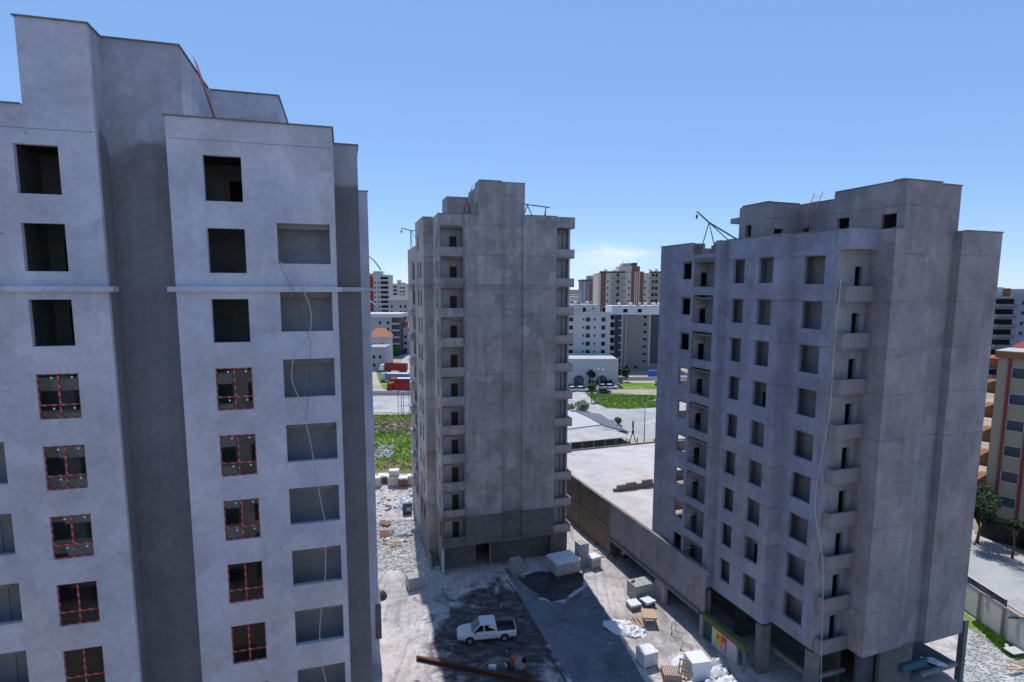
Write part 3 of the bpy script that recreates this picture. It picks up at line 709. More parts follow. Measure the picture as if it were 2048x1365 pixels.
sheet('pavement', GP([(1143, 786), (1160, 784), (1206, 815), (1190, 820)]), .012, 'pavement')
sheet('road', [(47.6, -40), (54.6, -40), (54.6, 200), (46.4, 200)], .012, 'asphalt')
b = MB(); b.box(54.65, 57.3, -40, 200, 0, .14); struct(b.build('pavement', 'pavement'))
b = MB(); b.box(47.2, 47.5, -40, 200, 0, .14); struct(b.build('kerb', 'pavement'))
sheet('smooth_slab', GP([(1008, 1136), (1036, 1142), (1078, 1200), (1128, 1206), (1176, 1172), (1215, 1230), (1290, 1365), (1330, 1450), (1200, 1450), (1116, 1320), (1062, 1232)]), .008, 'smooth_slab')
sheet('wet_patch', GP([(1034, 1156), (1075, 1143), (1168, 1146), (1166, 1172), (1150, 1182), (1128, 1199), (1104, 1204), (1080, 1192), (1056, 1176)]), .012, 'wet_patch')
sheet('rubble_ground', GP([(1925, 1300), (1948, 1262), (2048, 1318), (2300, 1480), (1900, 1480)]), .010, 'rubble')
sheet('grass_strip', [(41.2, 30), (42.2, 30), (42.2, 60), (39.5, 60), (40.6, 47)], .014, 'grass')

rk = random.Random(11); random.seed(21)
def scatter(name, poly, n, r0, r1, mat, label, cat, seed=1, flat=.7, z=0.0, mats=None, clump=0):
    rn = random.Random(seed); b = MB()
    P = [(p[0], p[1]) for p in poly]; x0, x1 = min(p[0] for p in P), max(p[0] for p in P); y0, y1 = min(p[1] for p in P), max(p[1] for p in P)
    cs = [(rn.uniform(x0, x1), rn.uniform(y0, y1)) for _ in range(clump)] if clump else None
    k = 0; tries = 0
    while k < n and tries < n*20:
        tries += 1
        if cs: c = rn.choice(cs); x, y = rn.gauss(c[0], .9), rn.gauss(c[1], .9)
        else: x, y = rn.uniform(x0, x1), rn.uniform(y0, y1)
        ins = False
        for i in range(len(P)):
            (xa, ya), (xb, yb) = P[i], P[(i+1) % len(P)]
            if (ya > y) != (yb > y) and x < (xb-xa)*(y-ya)/(yb-ya)+xa: ins = not ins
        if not ins: continue
        r = r0+(r1-r0)*rn.random()**3
        b.rock(x, y, z+r*.1, r, mat if not mats else rn.choice(mats), flat); k += 1
    o = b.build(name, mat); return tag(o, label, cat, kind='stuff')
RM = ['cement_block', 'rubble', 'beige_wall', 'cement_block', 'rubble', 'white_wall']
scatter('rubble', GP([(745, 1040), (830, 1040), (850, 1100), (858, 1165), (842, 1182), (800, 1140), (745, 1150)]), 4600, .03, .24, None, 'field of broken concrete rubble in the sun between the left and middle towers', 'rubble', 3, mats=RM)
scatter('debris', GP([(748, 985), (832, 985), (848, 1060), (850, 1095), (800, 1100), (748, 1090)]), 500, .06, .42, None, 'mixed scrap, boards and rags between the brick pallets and the rubble', 'debris', 14, flat=.35, mats=['brown_wall', 'plywood', 'sheeting', 'rubble', 'white_wall', 'dark_concrete', 'beige_wall', 'sheeting'], clump=24)
scatter('rubble', GP([(1930, 1300), (1950, 1255), (2000, 1285), (2048, 1320), (2200, 1420), (2000, 1460), (1900, 1400)]), 5000, .03, .16, None, 'pale rubble heaped behind the grey panel wall at far right', 'rubble', 4, mats=RM)
scatter('rubble', GP([(742, 893), (790, 893), (785, 915), (742, 920)]), 300, .1, .45, None, 'pale broken concrete lumps dumped on the green field', 'rubble', 5, mats=RM)
scatter('debris', GP([(742, 846), (822, 850), (822, 872), (742, 866)]), 500, .08, .5, None, 'brown earth and debris strewn across the green field', 'debris', 6, mats=['brown_wall', 'timber', 'rubble', 'bark'])
scatter('rubble', GP([(845, 1100), (872, 1110), (890, 1150), (900, 1180), (862, 1170)]), 300, .04, .3, None, 'loose stones in shade beside the wall at the middle tower', 'rubble', 7, mats=RM)
scatter('stones', [(-9, 39), (15, 39), (18, 60), (8, 60), (-9, 56)], 700, .02, .11, None, 'small stones strewn over the dusty yard', 'stones', 8, mats=RM)
scatter('debris', GP([(1190, 1085), (1240, 1110), (1205, 1118), (1150, 1040)]), 200, .04, .3, None, 'broken bricks along the foot of the brick wall', 'debris', 9, mats=RM+['clay_wall'])
scatter('debris', GP([(742, 948), (832, 945), (832, 985), (742, 985)]), 120, .05, .3, None, 'scattered brick bits round the wrapped pallets', 'debris', 10, mats=['roof_tile', 'brown_wall', 'white_wall'])
def grass(name, poly, n, h, label, seed, mat='grass_blades'):
    rn = random.Random(seed); b = MB(); P = [(p[0], p[1]) for p in poly]
    x0, x1 = min(p[0] for p in P), max(p[0] for p in P); y0, y1 = min(p[1] for p in P), max(p[1] for p in P); k = 0
    while k < n:
        x, y = rn.uniform(x0, x1), rn.uniform(y0, y1); ins = False
        for i in range(len(P)):
            (xa, ya), (xb, yb) = P[i], P[(i+1) % len(P)]
            if (ya > y) != (yb > y) and x < (xb-xa)*(y-ya)/(yb-ya)+xa: ins = not ins
        k += 1
        if not ins: continue
        for q in range(3):
            an = rn.uniform(0, 3.14); w_ = h*rn.uniform(.3, .6); hh = h*rn.uniform(.5, 1.2); dx, dy = math.cos(an)*w_, math.sin(an)*w_; lx, ly = rn.uniform(-.3, .3)*h, rn.uniform(-.3, .3)*h
            b.face([(x-dx, y-dy, 0), (x+dx, y+dy, 0), (x+lx, y+ly, hh)])
    return tag(b.build(name, mat), label, 'grass', kind='stuff')
grass('grass', GP([(742, 830), (824, 828), (830, 940), (742, 940)]), 9000, .2, 'rough green grass on the vacant lot behind the left tower', 31)
grass('grass', GP([(1170, 786), (1260, 790), (1345, 791), (1350, 812), (1325, 815), (1255, 819), (1215, 817), (1190, 806)]), 7000, .22, 'green grass on the road island beyond the flat roof', 32)
grass('grass', GP([(1945, 1248), (1952, 1243), (2048, 1308), (2048, 1318), (2010, 1310)]), 2500, .22, 'weeds along the foot of the grey panel wall', 33)

# ================================================================== podium beside the right tower
PB = frame_thing('flat_roofed_building', 'low flat-roofed building with a bright screed roof between the middle and right towers', 'building', FR)
b = MB(FR)
b.wall('y', 30.9, .25, 37.95, 54, 2.35, 6.15, (), 'render_right')
b.box(30.8, 31.2, 43.4, 44.9, -.1, 2.05, 'render_mid'); b.box(30.9, 31.3, 37.95, 38.3, 0, 2.05, 'render_right')
b.wall('y', 30.95, .25, 54, 75.6, -.1, 6.1, (), 'clay_wall'); b.box(30.85, 30.95, 54.0, 54.3, 0, 6.2, 'raw_concrete'); b.box(30.85, 30.95, 62.0, 62.3, 0, 6.2, 'raw_concrete'); b.box(30.87, 30.95, 54.3, 62, 3.1, 3.3, 'raw_concrete')
b.build('wall', None, PB)
b = MB(FR); b.box(31.2, 75, 46.9, 75.4, 5.62, 5.8); b.box(31.16, 31.39, 38.0, 46.9, 5.62, 5.8); b.build('roof', 'roof_screed', PB)
for q in ((31.2, 75, 75.4, 75.62, 5.5, 6.0), (30.85, 31.2, 54, 66, 6.1, 6.2), (30.84, 31.2, 37.95, 53.99, 6.15, 6.22)): b = MB(FR); b.box(*q); b.build('coping', 'raw_concrete', PB)
b = MB(FR); b.box(30.7, 31.3, 38.3, 54, 2.06, 2.35, 'olive_paint' if 0 else 'raw_concrete'); b.build('beam', None, PB)
b = MB(FR)
for (y0, y1, h) in ((57.6, 58.0, .0),): pass
x = 33.6
for i, (w_, h_) in enumerate(((.5, .35), (1.3, .7), (1.3, .85), (.9, .6), (1.4, .95), (2.6, .4), (3, .4))):
    b.box(x, x+w_-.01, 58.0, 58.3, 5.8, 5.8+h_); x += w_
b.build('roof_kerb', 'clay_wall', PB)
for q in ((35.5, 35.7, 37, 54, -.1, 5.5), (31.3, 35.5, 53.8, 54, -.1, 5.5)): b = MB(FR); b.box(*q); b.build('inner_wall', 'dark_concrete', PB)
b = MB(FR); b.box(31.2, 75, 74.9, 75.1, 0, 5.6); b.build('rear_wall', 'raw_concrete', PB)
LB = frame_thing('shop_front', 'olive beamed shop front with a grey panel under the right tower', 'shop front', FR)
b = MB(FR); b.box(30.9, 31.45, 32.9, 37.95, 1.85, 2.3); b.build('beam', 'olive_paint', LB)
b = MB(FR); b.box(31.1, 31.3, 34.0, 36.9, -.1, 1.85); b.build('panel', 'panel_grey', LB)
b = MB(FR); b.box(31.15, 31.25, 36.95, 37.9, -.1, 1.85); b.build('green_panel', 'green_paint', LB)
b = MB(FR); b.box(31.0, 31.1, 33.0, 33.12, -.1, 1.85); b.build('post', 'steel', LB)
b = MB(FR)
b.box(31.07, 31.098, 35.75, 36.45, .55, 1.65, 'yellow_paint'); b.box(31.06, 31.096, 35.1, 35.74, .35, 1.55, 'magenta_paint')
for j in range(4): b.box(31.05, 31.06, 35.2, 35.64, .45+j*.16, .53+j*.16, 'white_paint')
b.box(31.055, 31.07, 35.95, 36.25, 1.0, 1.35, 'orange_paint')
tag(b.build('site_sign'), 'yellow and magenta notice board fixed under the olive beam', 'sign')

# ================================================================== yard things
def pallet_mesh(b, x0, x1, y0, y1, z=0, mat='timber'):
    for i in range(5):
        xx = x0+(x1-x0-.1)*i/4; b.box(xx, xx+.1, y0, y1, z+.1, z+.125, mat)
    for yy in (y0, (y0+y1)/2-.04, y1-.08): b.box(x0, x1, yy, yy+.08, z, z+.1, mat)
def stack(label, px, py, w_, d, h, rot, side='cement_block', top='plastic_film', group=None, name='block_pallet', cat='block pallet', z=0, rows=True, loc=None):
    p = loc if loc is not None else G(px, py, z)
    t = thing(name, label, cat, p, rot, group)
    b = MB(); pallet_mesh(b, -w_/2, w_/2, 0, d); b.build('pallet', 'timber', t)
    b = MB(); rn = random.Random(int(px*7+py)); nz = max(2, round((h-.12)/.25)); hz = (h-.14)/nz
    for i in range(nz):
        nx = max(1, round(w_/.6)); ny = max(1, round(d/.3))
        for j in range(nx):
            for k in range(ny):
                e = rn.uniform(0, .02); b.box(-w_/2+w_*j/nx+.006+e, -w_/2+w_*(j+1)/nx-.006, d*k/ny+.005+e*.5, d*(k+1)/ny-.005, .125+i*hz+.004, .125+(i+1)*hz-.004)
    b.build('blocks', side, t)
    if top:
        b = MB(); n = 6
        P = [[(-w_/2-.02+(w_+.04)*i/n, -.02+(d+.04)*j/n, h+rn.uniform(.0, .05)) for i in range(n+1)] for j in range(n+1)]
        for j in range(n):
            for i in range(n): b.face([P[j][i], P[j][i+1], P[j+1][i+1], P[j+1][i]])
        drop = lambda: h-rn.uniform(.08, .3)
        for i in range(n):
            for row, yy in ((P[0], -.03), (P[n], d+.03)): b.face([row[i], row[i+1], (row[i+1][0], yy, drop()), (row[i][0], yy, drop())])
            b.face([P[i][0], P[i+1][0], (-w_/2-.03, P[i+1][0][1], drop()), (-w_/2-.03, P[i][0][1], drop())]); b.face([P[i][n], P[i+1][n], (w_/2+.03, P[i+1][n][1], drop()), (w_/2+.03, P[i][n][1], drop())])
        b.build('film_cover', top, t, shade=False)
    return t
A_ = (G(1165, 1143)-G(1113, 1155)); rot8 = math.atan2(A_.y, A_.x); e1 = A_.normalized(); e2 = Vector((-e1.y, e1.x, 0)); o8 = G(1113, 1155)
wpos = ['nearest left', 'near, second from left', 'near, third from left', 'nearest right', 'far left', 'far, second from left', 'far, third from left', 'far right']
k = 0
for j in range(2):
    for i in range(3):
        nm = [['front left', 'front middle', 'front right'], ['rear left', 'rear middle', 'rear right']][j][i]
        stack('film-topped aerated block pallet in the blue-topped block of six, '+nm, i*10, j, .93, 1.1, 1.45, rot8, 'cement_block', 'plastic_film', 'block pallets set together by the middle tower', loc=o8+e1*(.47+.96*i)+e2*(1.2*j)); k += 1
stack('grey-green block stack standing in shade by the tower entrance', 1036, 1149, 1.2, 1.0, 1.5, rot8, 'block_green', None)
stack('lone film-topped block pallet half in sun behind the tall panel stack', 1193, 1138, 1.15, 1.1, 1.25, rot8+.05, 'cement_block', 'plastic_film')
stack('pale grey block stack with a sunlit top at the corner of the rubble field', 831, 1182, 1.35, 1.3, 1.35, rot8-.02, 'block_green', None)
# tall upright panels
t = thing('panel_stack', 'tall stack of upright grey panels standing beside the film-topped blocks', 'panel stack', G(1168, 1133), rot8)
for i in range(9):
    b = MB(); b.box(-.55+.13*i, -.46+.13*i, 0, 1.1, 0, 2.55-.03*(i % 3)); b.build('panel', 'cement_block', t)
t = thing('cement_pallet', 'wide two-part stack of grey cement blocks with red helmets on its top', 'block stack', G(1291, 1200), rot8-.04)
for i in range(2):
    b = MB()
    for z in range(6):
        for j in range(2):
            for q in range(3): b.box(-1.15+1.17*i+.57*j, -1.15+1.17*i+.57*j+.56, .02+q*.5, .5+q*.5, .02+z*.25, .26+z*.25)
    b.build('blocks', 'block_green', t)
for i, (dx, dy) in enumerate(((-.95, .9), (-.72, 1.05))):
    b = MB(); c = Vector((dx, dy, 0))
    for j in range(5):
        pass
    tp = G(1291, 1200)+Matrix.Rotation(rot8-.04, 3, 'Z')@Vector((dx, dy, 1.52))
    rings = []
    for (r, z) in ((.19, 0), (.15, .01), (.145, .07), (.11, .13), (.04, .165)): rings.append([b.pv((r*math.cos(a*.628), r*math.sin(a*.628)*.85, z)) for a in range(10)])
    for q in range(4):
        for a in range(10): b.f.append([rings[q][a], rings[q][(a+1) % 10], rings[q+1][(a+1) % 10], rings[q+1][a]]); b.m.append(0)
    b.f.append(rings[4]); b.m.append(0)
    tag(b.build('safety_helmet', 'red_paint', loc=tp, shade=True), 'red safety helmet on the grey block stack, '+('the left one' if i == 0 else 'the right one'), 'helmet', 'red helmets on the block stack')
stack('low block stack with a torn white cover, the left one below the cement blocks', 1273, 1222, 1.05, 1.05, .55, rot8-.1, 'raw_concrete', 'sheeting')
stack('low block stack with a split white cover, the right one below the cement blocks', 1303, 1217, 1.0, 1.1, .6, rot8+.1, 'dark_concrete', 'sheeting')
stack('square pallet of white sacks wrapped in film, half in the tower shadow', 1302, 1336, 1.3, 1.2, 1.2, rot8-.05, 'white_paint', 'sheeting')
# plywood sheets on trestle and planks beside
t = thing('plywood_stack', 'raised stack of tan plywood sheets in the sun', 'plywood stack', G(1300, 1256), rot8-.5)
b = MB()
for i in range(6): b.box(-.6+random.uniform(-.02, .02), .6, 0, 1.5, .75+i*.03, .775+i*.03)
b.build('sheets', 'plywood', t)
for i, (x, y) in enumerate(((-.5, .1), (.45, .1), (-.5, 1.3), (.45, 1.3))):
    b = MB(); b.box(x, x+.1, y, y+.1, 0, .75); b.build('leg', 'timber', t)
t = thing('plank_pile', 'loose splayed pile of wooden planks left of the plywood stack', 'planks', G(1275, 1256), rot8-.4)
for i in range(9):
    b = MB(); b.box(-.06, .06, 0, 1.5, 0, .04); o = b.build('plank', 'timber', t); o.location = (-.5+.13*i, random.uniform(-.15, .15), .04+.05*(i % 3)); o.rotation_euler = (random.uniform(-.04, .08), 0, random.uniform(-.25, .25))
# crumpled sheeting
def heap(name, label, cat, loc, rx, ry, h, mat, seed, n=26, rot=0, sharp=.35, group=None):
    import mathutils.noise as mn
    b = MB(); P = []
    for j in range(n+1):
        row = []
        for i in range(n+1):
            u, v = i/n*2-1, j/n*2-1; d = math.sqrt(u*u+v*v)
            x, y = u*rx, v*ry
            nz = mn.fractal(Vector((x*1.4+seed, y*1.4, seed)), .8, 2.1, 4)
            ed = 1+.25*mn.noise(Vector((u*2+seed, v*2, 3)))
            f = max(0, 1-(d/ed)**2.2)
            rid = abs(mn.noise(Vector((x*1.7, y*1.7, seed*2))))*sharp
            row.append(b.pv((x+.12*nz, y+.12*mn.noise(Vector((x*2, y*2, 9))), max(0.02, f**.6*h*(.62+.3*nz)+f**.5*(rid-.1)*min(h, .5)))))
        P.append(row)
    for j in range(n):
        for i in range(n):
            u, v = (i+.5)/n*2-1, (j+.5)/n*2-1
            if u*u+v*v > 1.02: continue
            b.f.append([P[j][i], P[j][i+1], P[j+1][i+1], P[j+1][i]]); b.m.append(0)
    o = b.build(name, mat, loc=loc, rot=rot, shade=False)
    return tag(o, label, cat, group)
heap('plastic_sheet', 'big crumpled white plastic sheet lying across the shadow edge', 'plastic sheet', G(1248, 1258), 1.95, 1.15, .55, 'sheeting', 2.3, 30, -.45, .8)
heap('sheeting_heap', 'white torn sheeting draped over scrap beside the middle tower at the rubble field', 'sheeting', G(806, 1012), 1.3, 1.5, 1.5, 'sheeting', 5.1)
b = MB(); b.box(-.6, .6, 0, .3, 0, 1.5, 'dark_concrete'); b.box(-.1, .45, -.03, 0, .5, 1.0, 'white_wall')
tag(b.build('site_cupboard', None, loc=G(815, 1030), rot=.3), 'dark site cupboard under the white sheeting by the middle tower', 'cupboard')
for i, (px, py, r, rt_, s, mt, lb) in enumerate(((772, 1068, .4, .3, 1.5, 'brown_wall', 'upright brown board tilted on the rubble'), (770, 1046, 0, -.2, 1.4, 'brown_wall', 'flat dark brown board above the tilted one'), (797, 1058, .1, .5, 1.2, 'cream_wall', 'pale board lying by the scrap heap'), (806, 1000, .0, .1, 1.6, 'plywood', 'flat tan board lying under the white sheeting'))):
    b = MB(); b.box(-s/2, s/2, -.5, .5, 0, .04); o = b.build('board', mt, loc=G(px, py, .35), rot=(r+.1, .12, rt_)); tag(o, lb, 'board')
t = thing('wooden_pallet', 'single tan wooden pallet lying on the rubble', 'pallet', G(792, 1093, .3), .25); b = MB(); pallet_mesh(b, -.7, .7, 0, 1.1); b.build('slats', 'plywood', t)
heap('scrap_heap', 'heap of pale scrap sacks and rags behind the wooden pallet', 'scrap heap', G(800, 1068), 2.0, 1.1, .9, 'white_wall', 9.4, 22, 0, 1.2)
heap('black_bag', 'dark lumpy bag beside the foot of the left tower', 'bag', G(760, 1196), .7, .6, .9, 'dark_steel', 4.2, 14)
# far brick pallets
bx = [(751, 976, 'small brick pallet beside the left tower edge'), (772, 968, 'narrow brick pallet behind the stacked pair'), (786, 974, 'widest white-wrapped brick pallet on the ground'), (806, 976, 'brick pallet at the right with a clean white top'), (824, 972, 'last brick pallet, half behind the middle tower')]
for i, (px, py, lb) in enumerate(bx): stack(lb, px, py, 1.35 if i != 2 else 1.6, 1.2, 1.5 if i != 1 else 1.2, .1, 'brown_wall' if i % 2 else 'cream_wall', 'white_paint', 'wrapped brick pallets at the grass edge', 'brick_pallet', 'brick pallet')
q = G(760, 970); stack('white brick pallet stacked on top of the others at left', 1, 2, 1.3, 1.1, 1.2, .1, 'cream_wall', 'white_paint', 'wrapped brick pallets at the grass edge', 'brick_pallet', 'brick pallet', loc=q+Vector((.2, .9, 0)))
q = G(786, 974); stack('brick pallet stacked upon the widest one', 3, 2, 1.4, 1.1, .9, .05, 'cream_wall', 'white_paint', 'wrapped brick pallets at the grass edge', 'brick_pallet', 'brick pallet', loc=q+Vector((.1, .1, 1.56)))
# big wrapped cube, sacks and slatted pallets at the lower right
t = thing('wrapped_cube', 'big white film-wrapped cube among the sacks in the sun', 'wrapped load', G(1402, 1366), rot8-.25)
b = MB(); b.box(-.75, .8, 0, 1.5, .1, 1.65); b.build('load', 'plastic_film', t, bevel=.06)
b = MB(); pallet_mesh(b, -.8, .85, 0, 1.5); b.build('pallet', 'timber', t)
for i in range(2):
    t = thing('wooden_pallet', 'worn wooden pallet leaning on the white wrapped cube, '+('upper' if i else 'lower')+' one', 'pallet', G(1376-5*i, 1362-i*10, .0+.55*i), rot8-.9, 'pallets leaning on the wrapped cube')
    b = MB(); pallet_mesh(b, -.55, .55, 0, 1.1); o = b.build('slats', 'timber', t); o.rotation_euler = (1.1, 0, 0)
t = thing('brick_pallet', 'pallet of red-brown slabs with a striped top beside the wrapped cube', 'brick pallet', G(1345, 1366), rot8-.5)
b = MB()
for i in range(10): b.box(-.7+.14*i, -.63+.14*i, 0, 1.15, .12, .62)
b.build('slabs', 'brown_wall', t); b = MB()
for i in range(10): b.box(-.63+.14*i, -.562+.14*i, .01, 1.14, .12, .6)
b.build('spacers', 'beige_wall', t); b = MB(); pallet_mesh(b, -.72, .72, 0, 1.15); b.build('pallet', 'timber', t)
for i, (px, py, rx, ry, h, lb) in enumerate(((1440, 1350, .75, .7, .95, 'square-topped white sack beyond the wrapped cube'), (1420, 1378, 1.0, .6, .7, 'slumped white sack nearest the frame edge'), (1455, 1372, .9, .8, .8, 'bulging white sack at the right end of the pile'), (1360, 1325, .9, .6, .35, 'flattened white sack left of the wrapped cube'), (1385, 1385, 1.3, .6, .5, 'flat white sack in front of the wrapped cube'), (1432, 1333, .5, .6, .85, 'narrow white sack behind the square-topped one'))):
    heap('sack', lb, 'sack', G(px, py), rx, ry, h, 'sheeting', i*3.7+1, 20, .3*i, .9, 'white sacks piled at the lower right')
def bars(name, label, cat, loc, segs, r, mat, rot=0, group=None, part='bar'):
    t = thing(name, label, cat, loc, rot, group)
    for s_ in segs: b = MB(); b.tube(s_, r, 6); b.build(part, mat, t)
    return t
bars('metal_frame', 'thin dark metal frame standing upright on the dusty yard', 'frame', G(1354, 1272), [[(-.5, 0, 0), (.2, -.5, .02), (.6, .3, .02), (-.1, .8, .02), (-.5, 0, .02)], [(-.5, 0, 0), (-.45, .1, 1.0), (.05, .75, 1.15), (.1, .8, .02)]], .025, 'dark_steel')
bars('metal_frame', 'thin dark metal frame lying flat by the sacks', 'frame', G(1372, 1302), [[(-.5, 0, .03), (.3, -.3, .03), (.6, .5, .2), (-.1, .7, .2), (-.5, 0, .03)]], .025, 'dark_steel')
for i, (px, py) in enumerate(((1425, 1318), (1430, 1322))):
    b = MB(); b.box(0, 1.7, -.07, .07, .0, .05); tag(b.build('plank', 'timber', loc=G(px, py, .1+.06*i), rot=(0, 0, -1.0-.15*i)), ('upper' if i else 'lower')+' tan plank between the white sacks and the shop front', 'plank', 'planks by the shop front')
b = MB(); p0, p1 = G(833, 1320), G(1095, 1375); d = p1-p0; Lb = d.length
b.box(0, Lb, -.12, .12, 0, .03); b.box(0, Lb, -.12, .12, .3, .33); b.box(0, Lb, -.02, .02, .03, .3)
tag(b.build('steel_beam', 'rust', loc=p0, rot=math.atan2(d.y, d.x)), 'long rusty steel beam lying in front of the white pickup', 'beam')
b = MB(); b.tube([G(x, y, .03) for x, y in ((1012, 1160), (1030, 1182), (1047, 1212), (1060, 1237), (1074, 1262), (1090, 1292), (1108, 1325), (1124, 1352), (1140, 1385))], .05, 6)
tag(b.build('cable', 'dark_steel'), 'dark cable running across the yard from the tower entrance', 'cable')
b = MB(); b.tube([G(x, y, .02) for x, y in ((1060, 1240), (1075, 1280), (1095, 1310), (1115, 1335), (1150, 1390))], .03, 6)
tag(b.build('cable', 'dark_steel'), 'thinner cable curving beside the main dark cable', 'cable')
# concrete mixer with a drum beside it
t = thing('concrete_mixer', 'orange concrete mixer with a grey drum behind the steel beam', 'concrete mixer', G(1038, 1345), .5)
b = MB(); prof = [(.08, -.55), (.42, -.42), (.5, -.1), (.48, .15), (.28, .5), (.24, .55)]
rings = [[b.pv((r*math.cos(a*.5236), r*math.sin(a*.5236), z)) for a in range(12)] for r, z in prof]
for q in range(5):
    for a in range(12): b.f.append([rings[q][a], rings[q][(a+1) % 12], rings[q+1][(a+1) % 12], rings[q+1][a]]); b.m.append(0)
b.f.append(rings[0][::-1]); b.m.append(0)
o = b.build('drum', 'steel', t, shade=True); o.location = (0, -.3, .95); o.rotation_euler = (.7, .2, 0)
b = MB(); b.box(-.35, .35, .1, .75, .5, 1.05); b.build('motor_cover', 'orange_paint', t, bevel=.05)
b = MB(); b.tube([(-.5, -.7, .0), (-.4, 0, .9), (-.45, .8, .3)], .035); b.tube([(.5, -.7, .0), (.4, 0, .9), (.45, .8, .3)], .035); b.tube([(-.5, .8, .3), (.5, .8, .3)], .03); b.build('frame', 'orange_paint', t)
for s_ in (-1, 1):
    b = MB(); b.tube([(s_*.52, .8, .28), (s_*.62, .8, .28)], .28, 14); b.build('wheel', 'rubber', t)
b = MB(); b.tube([(0, 0, 0), (0, 0, .36)], [.14, .18], 12); tag(b.build('bucket', 'white_paint', loc=G(1014, 1336)), 'small white bucket left of the orange mixer', 'bucket')
b = MB(); b.box(-.3, .3, -.15, .15, 0, .3); tag(b.build('crate', 'plastic_film', loc=G(985, 1338), rot=-.1), 'pale flat crate on the ground in front of the pickup', 'crate')
heap('sand_heap', 'small heap of dark sand and scraps by the crate', 'heap', G(1000, 1322), .8, .5, .3, 'raw_concrete', 6.6, 12)
b = MB(); b.box(0, 2.0, -.05, .05, 0, .05); tag(b.build('plank', 'timber', loc=G(953, 1340, .02), rot=.75), 'single plank lying left of the pale crate', 'plank')
# scooter in the shade of the beam
t = thing('scooter', 'dark scooter parked in the shade under the beam', 'scooter', G(1243, 1112), 1.9)
for x in (-.6, .6): b = MB(); b.tube([(x, -.05, .25), (x, .05, .25)], .25, 14); b.build('wheel', 'rubber', t)
b = MB(); b.hexa([(-.7, -.15, .35), (-.1, -.15, .25), (-.1, .15, .25), (-.7, .15, .35), (-.75, -.12, .75), (-.1, -.14, .7), (-.1, .14, .7), (-.75, .12, .75)]); b.box(-.1, .45, -.13, .13, .2, .27); b.hexa([(.4, -.15, .25), (.5, -.15, .25), (.5, .15, .25), (.4, .15, .25), (.3, -.12, .95), (.4, -.12, .95), (.4, .12, .95), (.3, .12, .95)]); b.build('body', 'silver_paint', t, bevel=.03)
b = MB(); b.box(-.75, -.1, -.13, .13, .75, .83); b.build('seat', 'rubber', t, bevel=.03); b = MB(); b.tube([(.33, -.32, 1.05), (.3, 0, 1.0), (.33, .32, 1.05)], .02); b.build('handlebar', 'dark_steel', t)
heap('green_netting', 'bundle of green netting hung at the start of the beam', 'netting', G(1236, 1092, 1.3), .5, .4, 1.0, 'green_paint', 8, 12)
# loose boards in the alley
for i, (px, py, r) in enumerate(((1205, 1103, .3), (1213, 1108, -.4), (1196, 1098, .9))):
    b = MB(); b.box(-.5, .5, -.3, .3, 0, .04); tag(b.build('board', 'cement_block', loc=G(px, py, .05), rot=(0, 0, r)), ['pale board lying straight in the sunlit alley', 'pale board turned across the sunlit alley', 'pale board nearest the panel stack in the alley'][i], 'board')

# ------------------------------------------------------------------ pickup
def wheel(t, x, y, r, w_, tyre='rubber', rim='silver_paint'):
    b = MB(); b.tube([(x, y-w_/2, r), (x, y+w_/2, r)], r, 18); o = b.build('wheel', tyre, t)
    b = MB(); b.tube([(x, y-w_/2-.012, r), (x, y+w_/2+.012, r)], r*.55, 12); b.build('rim', rim, o)
pf, pr_ = G(938, 1290), G(1010, 1283); d = pf-pr_; ang = math.atan2(d.y, d.x)
nrm = Vector((-math.sin(ang), math.cos(ang), 0)); nrm = nrm if nrm.y > 0 else -nrm
sgn = 1 if Vector((-math.sin(ang), math.cos(ang), 0)).y > 0 else -1
ctr = (pf+pr_)/2 + nrm*.75 - d.normalized()*.05
PK = thing('pickup_truck', 'white double-cab pickup with an empty dark bed parked in the tower shadow', 'pickup truck', ctr, ang)
W2 = .86
b = MB()
# lower shell: sections along x, each with half width and heights
sec = [(-2.5, .78, .50, .92), (-2.42, .85, .42, .98), (-.85, .87, .40, .99), (1.2, .87, .40, 1.0), (1.35, .87, .42, 1.02), (2.2, .83, .45, .92), (2.45, .72, .48, .80), (2.52, .6, .52, .7)]
rings = []
for x, hw, z0, z1 in sec:
    rings.append([b.pv(q) for q in ((x, -hw*.94, z0), (x, -hw, z0+.12), (x, -hw, z1-.12), (x, -hw*.9, z1), (x, hw*.9, z1), (x, hw, z1-.12), (x, hw, z0+.12), (x, hw*.94, z0))])
for i in range(len(rings)-1):
    for j in range(8):
        if j == 3 and i in (1,): continue           # open bed
        if j == 3 and i == 0: pass
        b.f.append([rings[i][j], rings[i][(j+1) % 8], rings[i+1][(j+1) % 8], rings[i+1][j]]); b.m.append(0)
b.f.append(rings[0][::-1]); b.m.append(0); b.f.append(rings[-1]); b.m.append(0)
b.build('body', 'white_paint', PK, bevel=.02)
b = MB(); b.box(-2.38, -.9, -.72, .72, .55, .6); b.box(-2.4, -.9, -.77, -.7, .55, .97); b.box(-2.4, -.9, .7, .77, .55, .97); b.box(-2.44, -2.38, -.72, .72, .55, .95); b.box(-.93, -.87, -.72, .72, .55, .98); b.build('bed', 'dark_steel', PK)
b = MB()
cab = [(-.82, .76, 1.0), (-.72, .68, 1.62), (-.6, .64, 1.68), (.45, .64, 1.70), (.62, .64, 1.66), (1.32, .74, 1.02)]
L_ = [b.pv((x, -w_, z)) for x, w_, z in cab]; R_ = [b.pv((x, w_, z)) for x, w_, z in cab]
for i in range(5): b.f.append([L_[i], L_[i+1], R_[i+1], R_[i]]); b.m.append(0)
b.f.append(L_[::-1]); b.m.append(0); b.f.append(R_); b.m.append(0)
b.build('cabin', 'white_paint', PK, bevel=.02)
def lerp3(a, c, t_): return tuple(a[i]+(c[i]-a[i])*t_ for i in range(3))
b = MB()
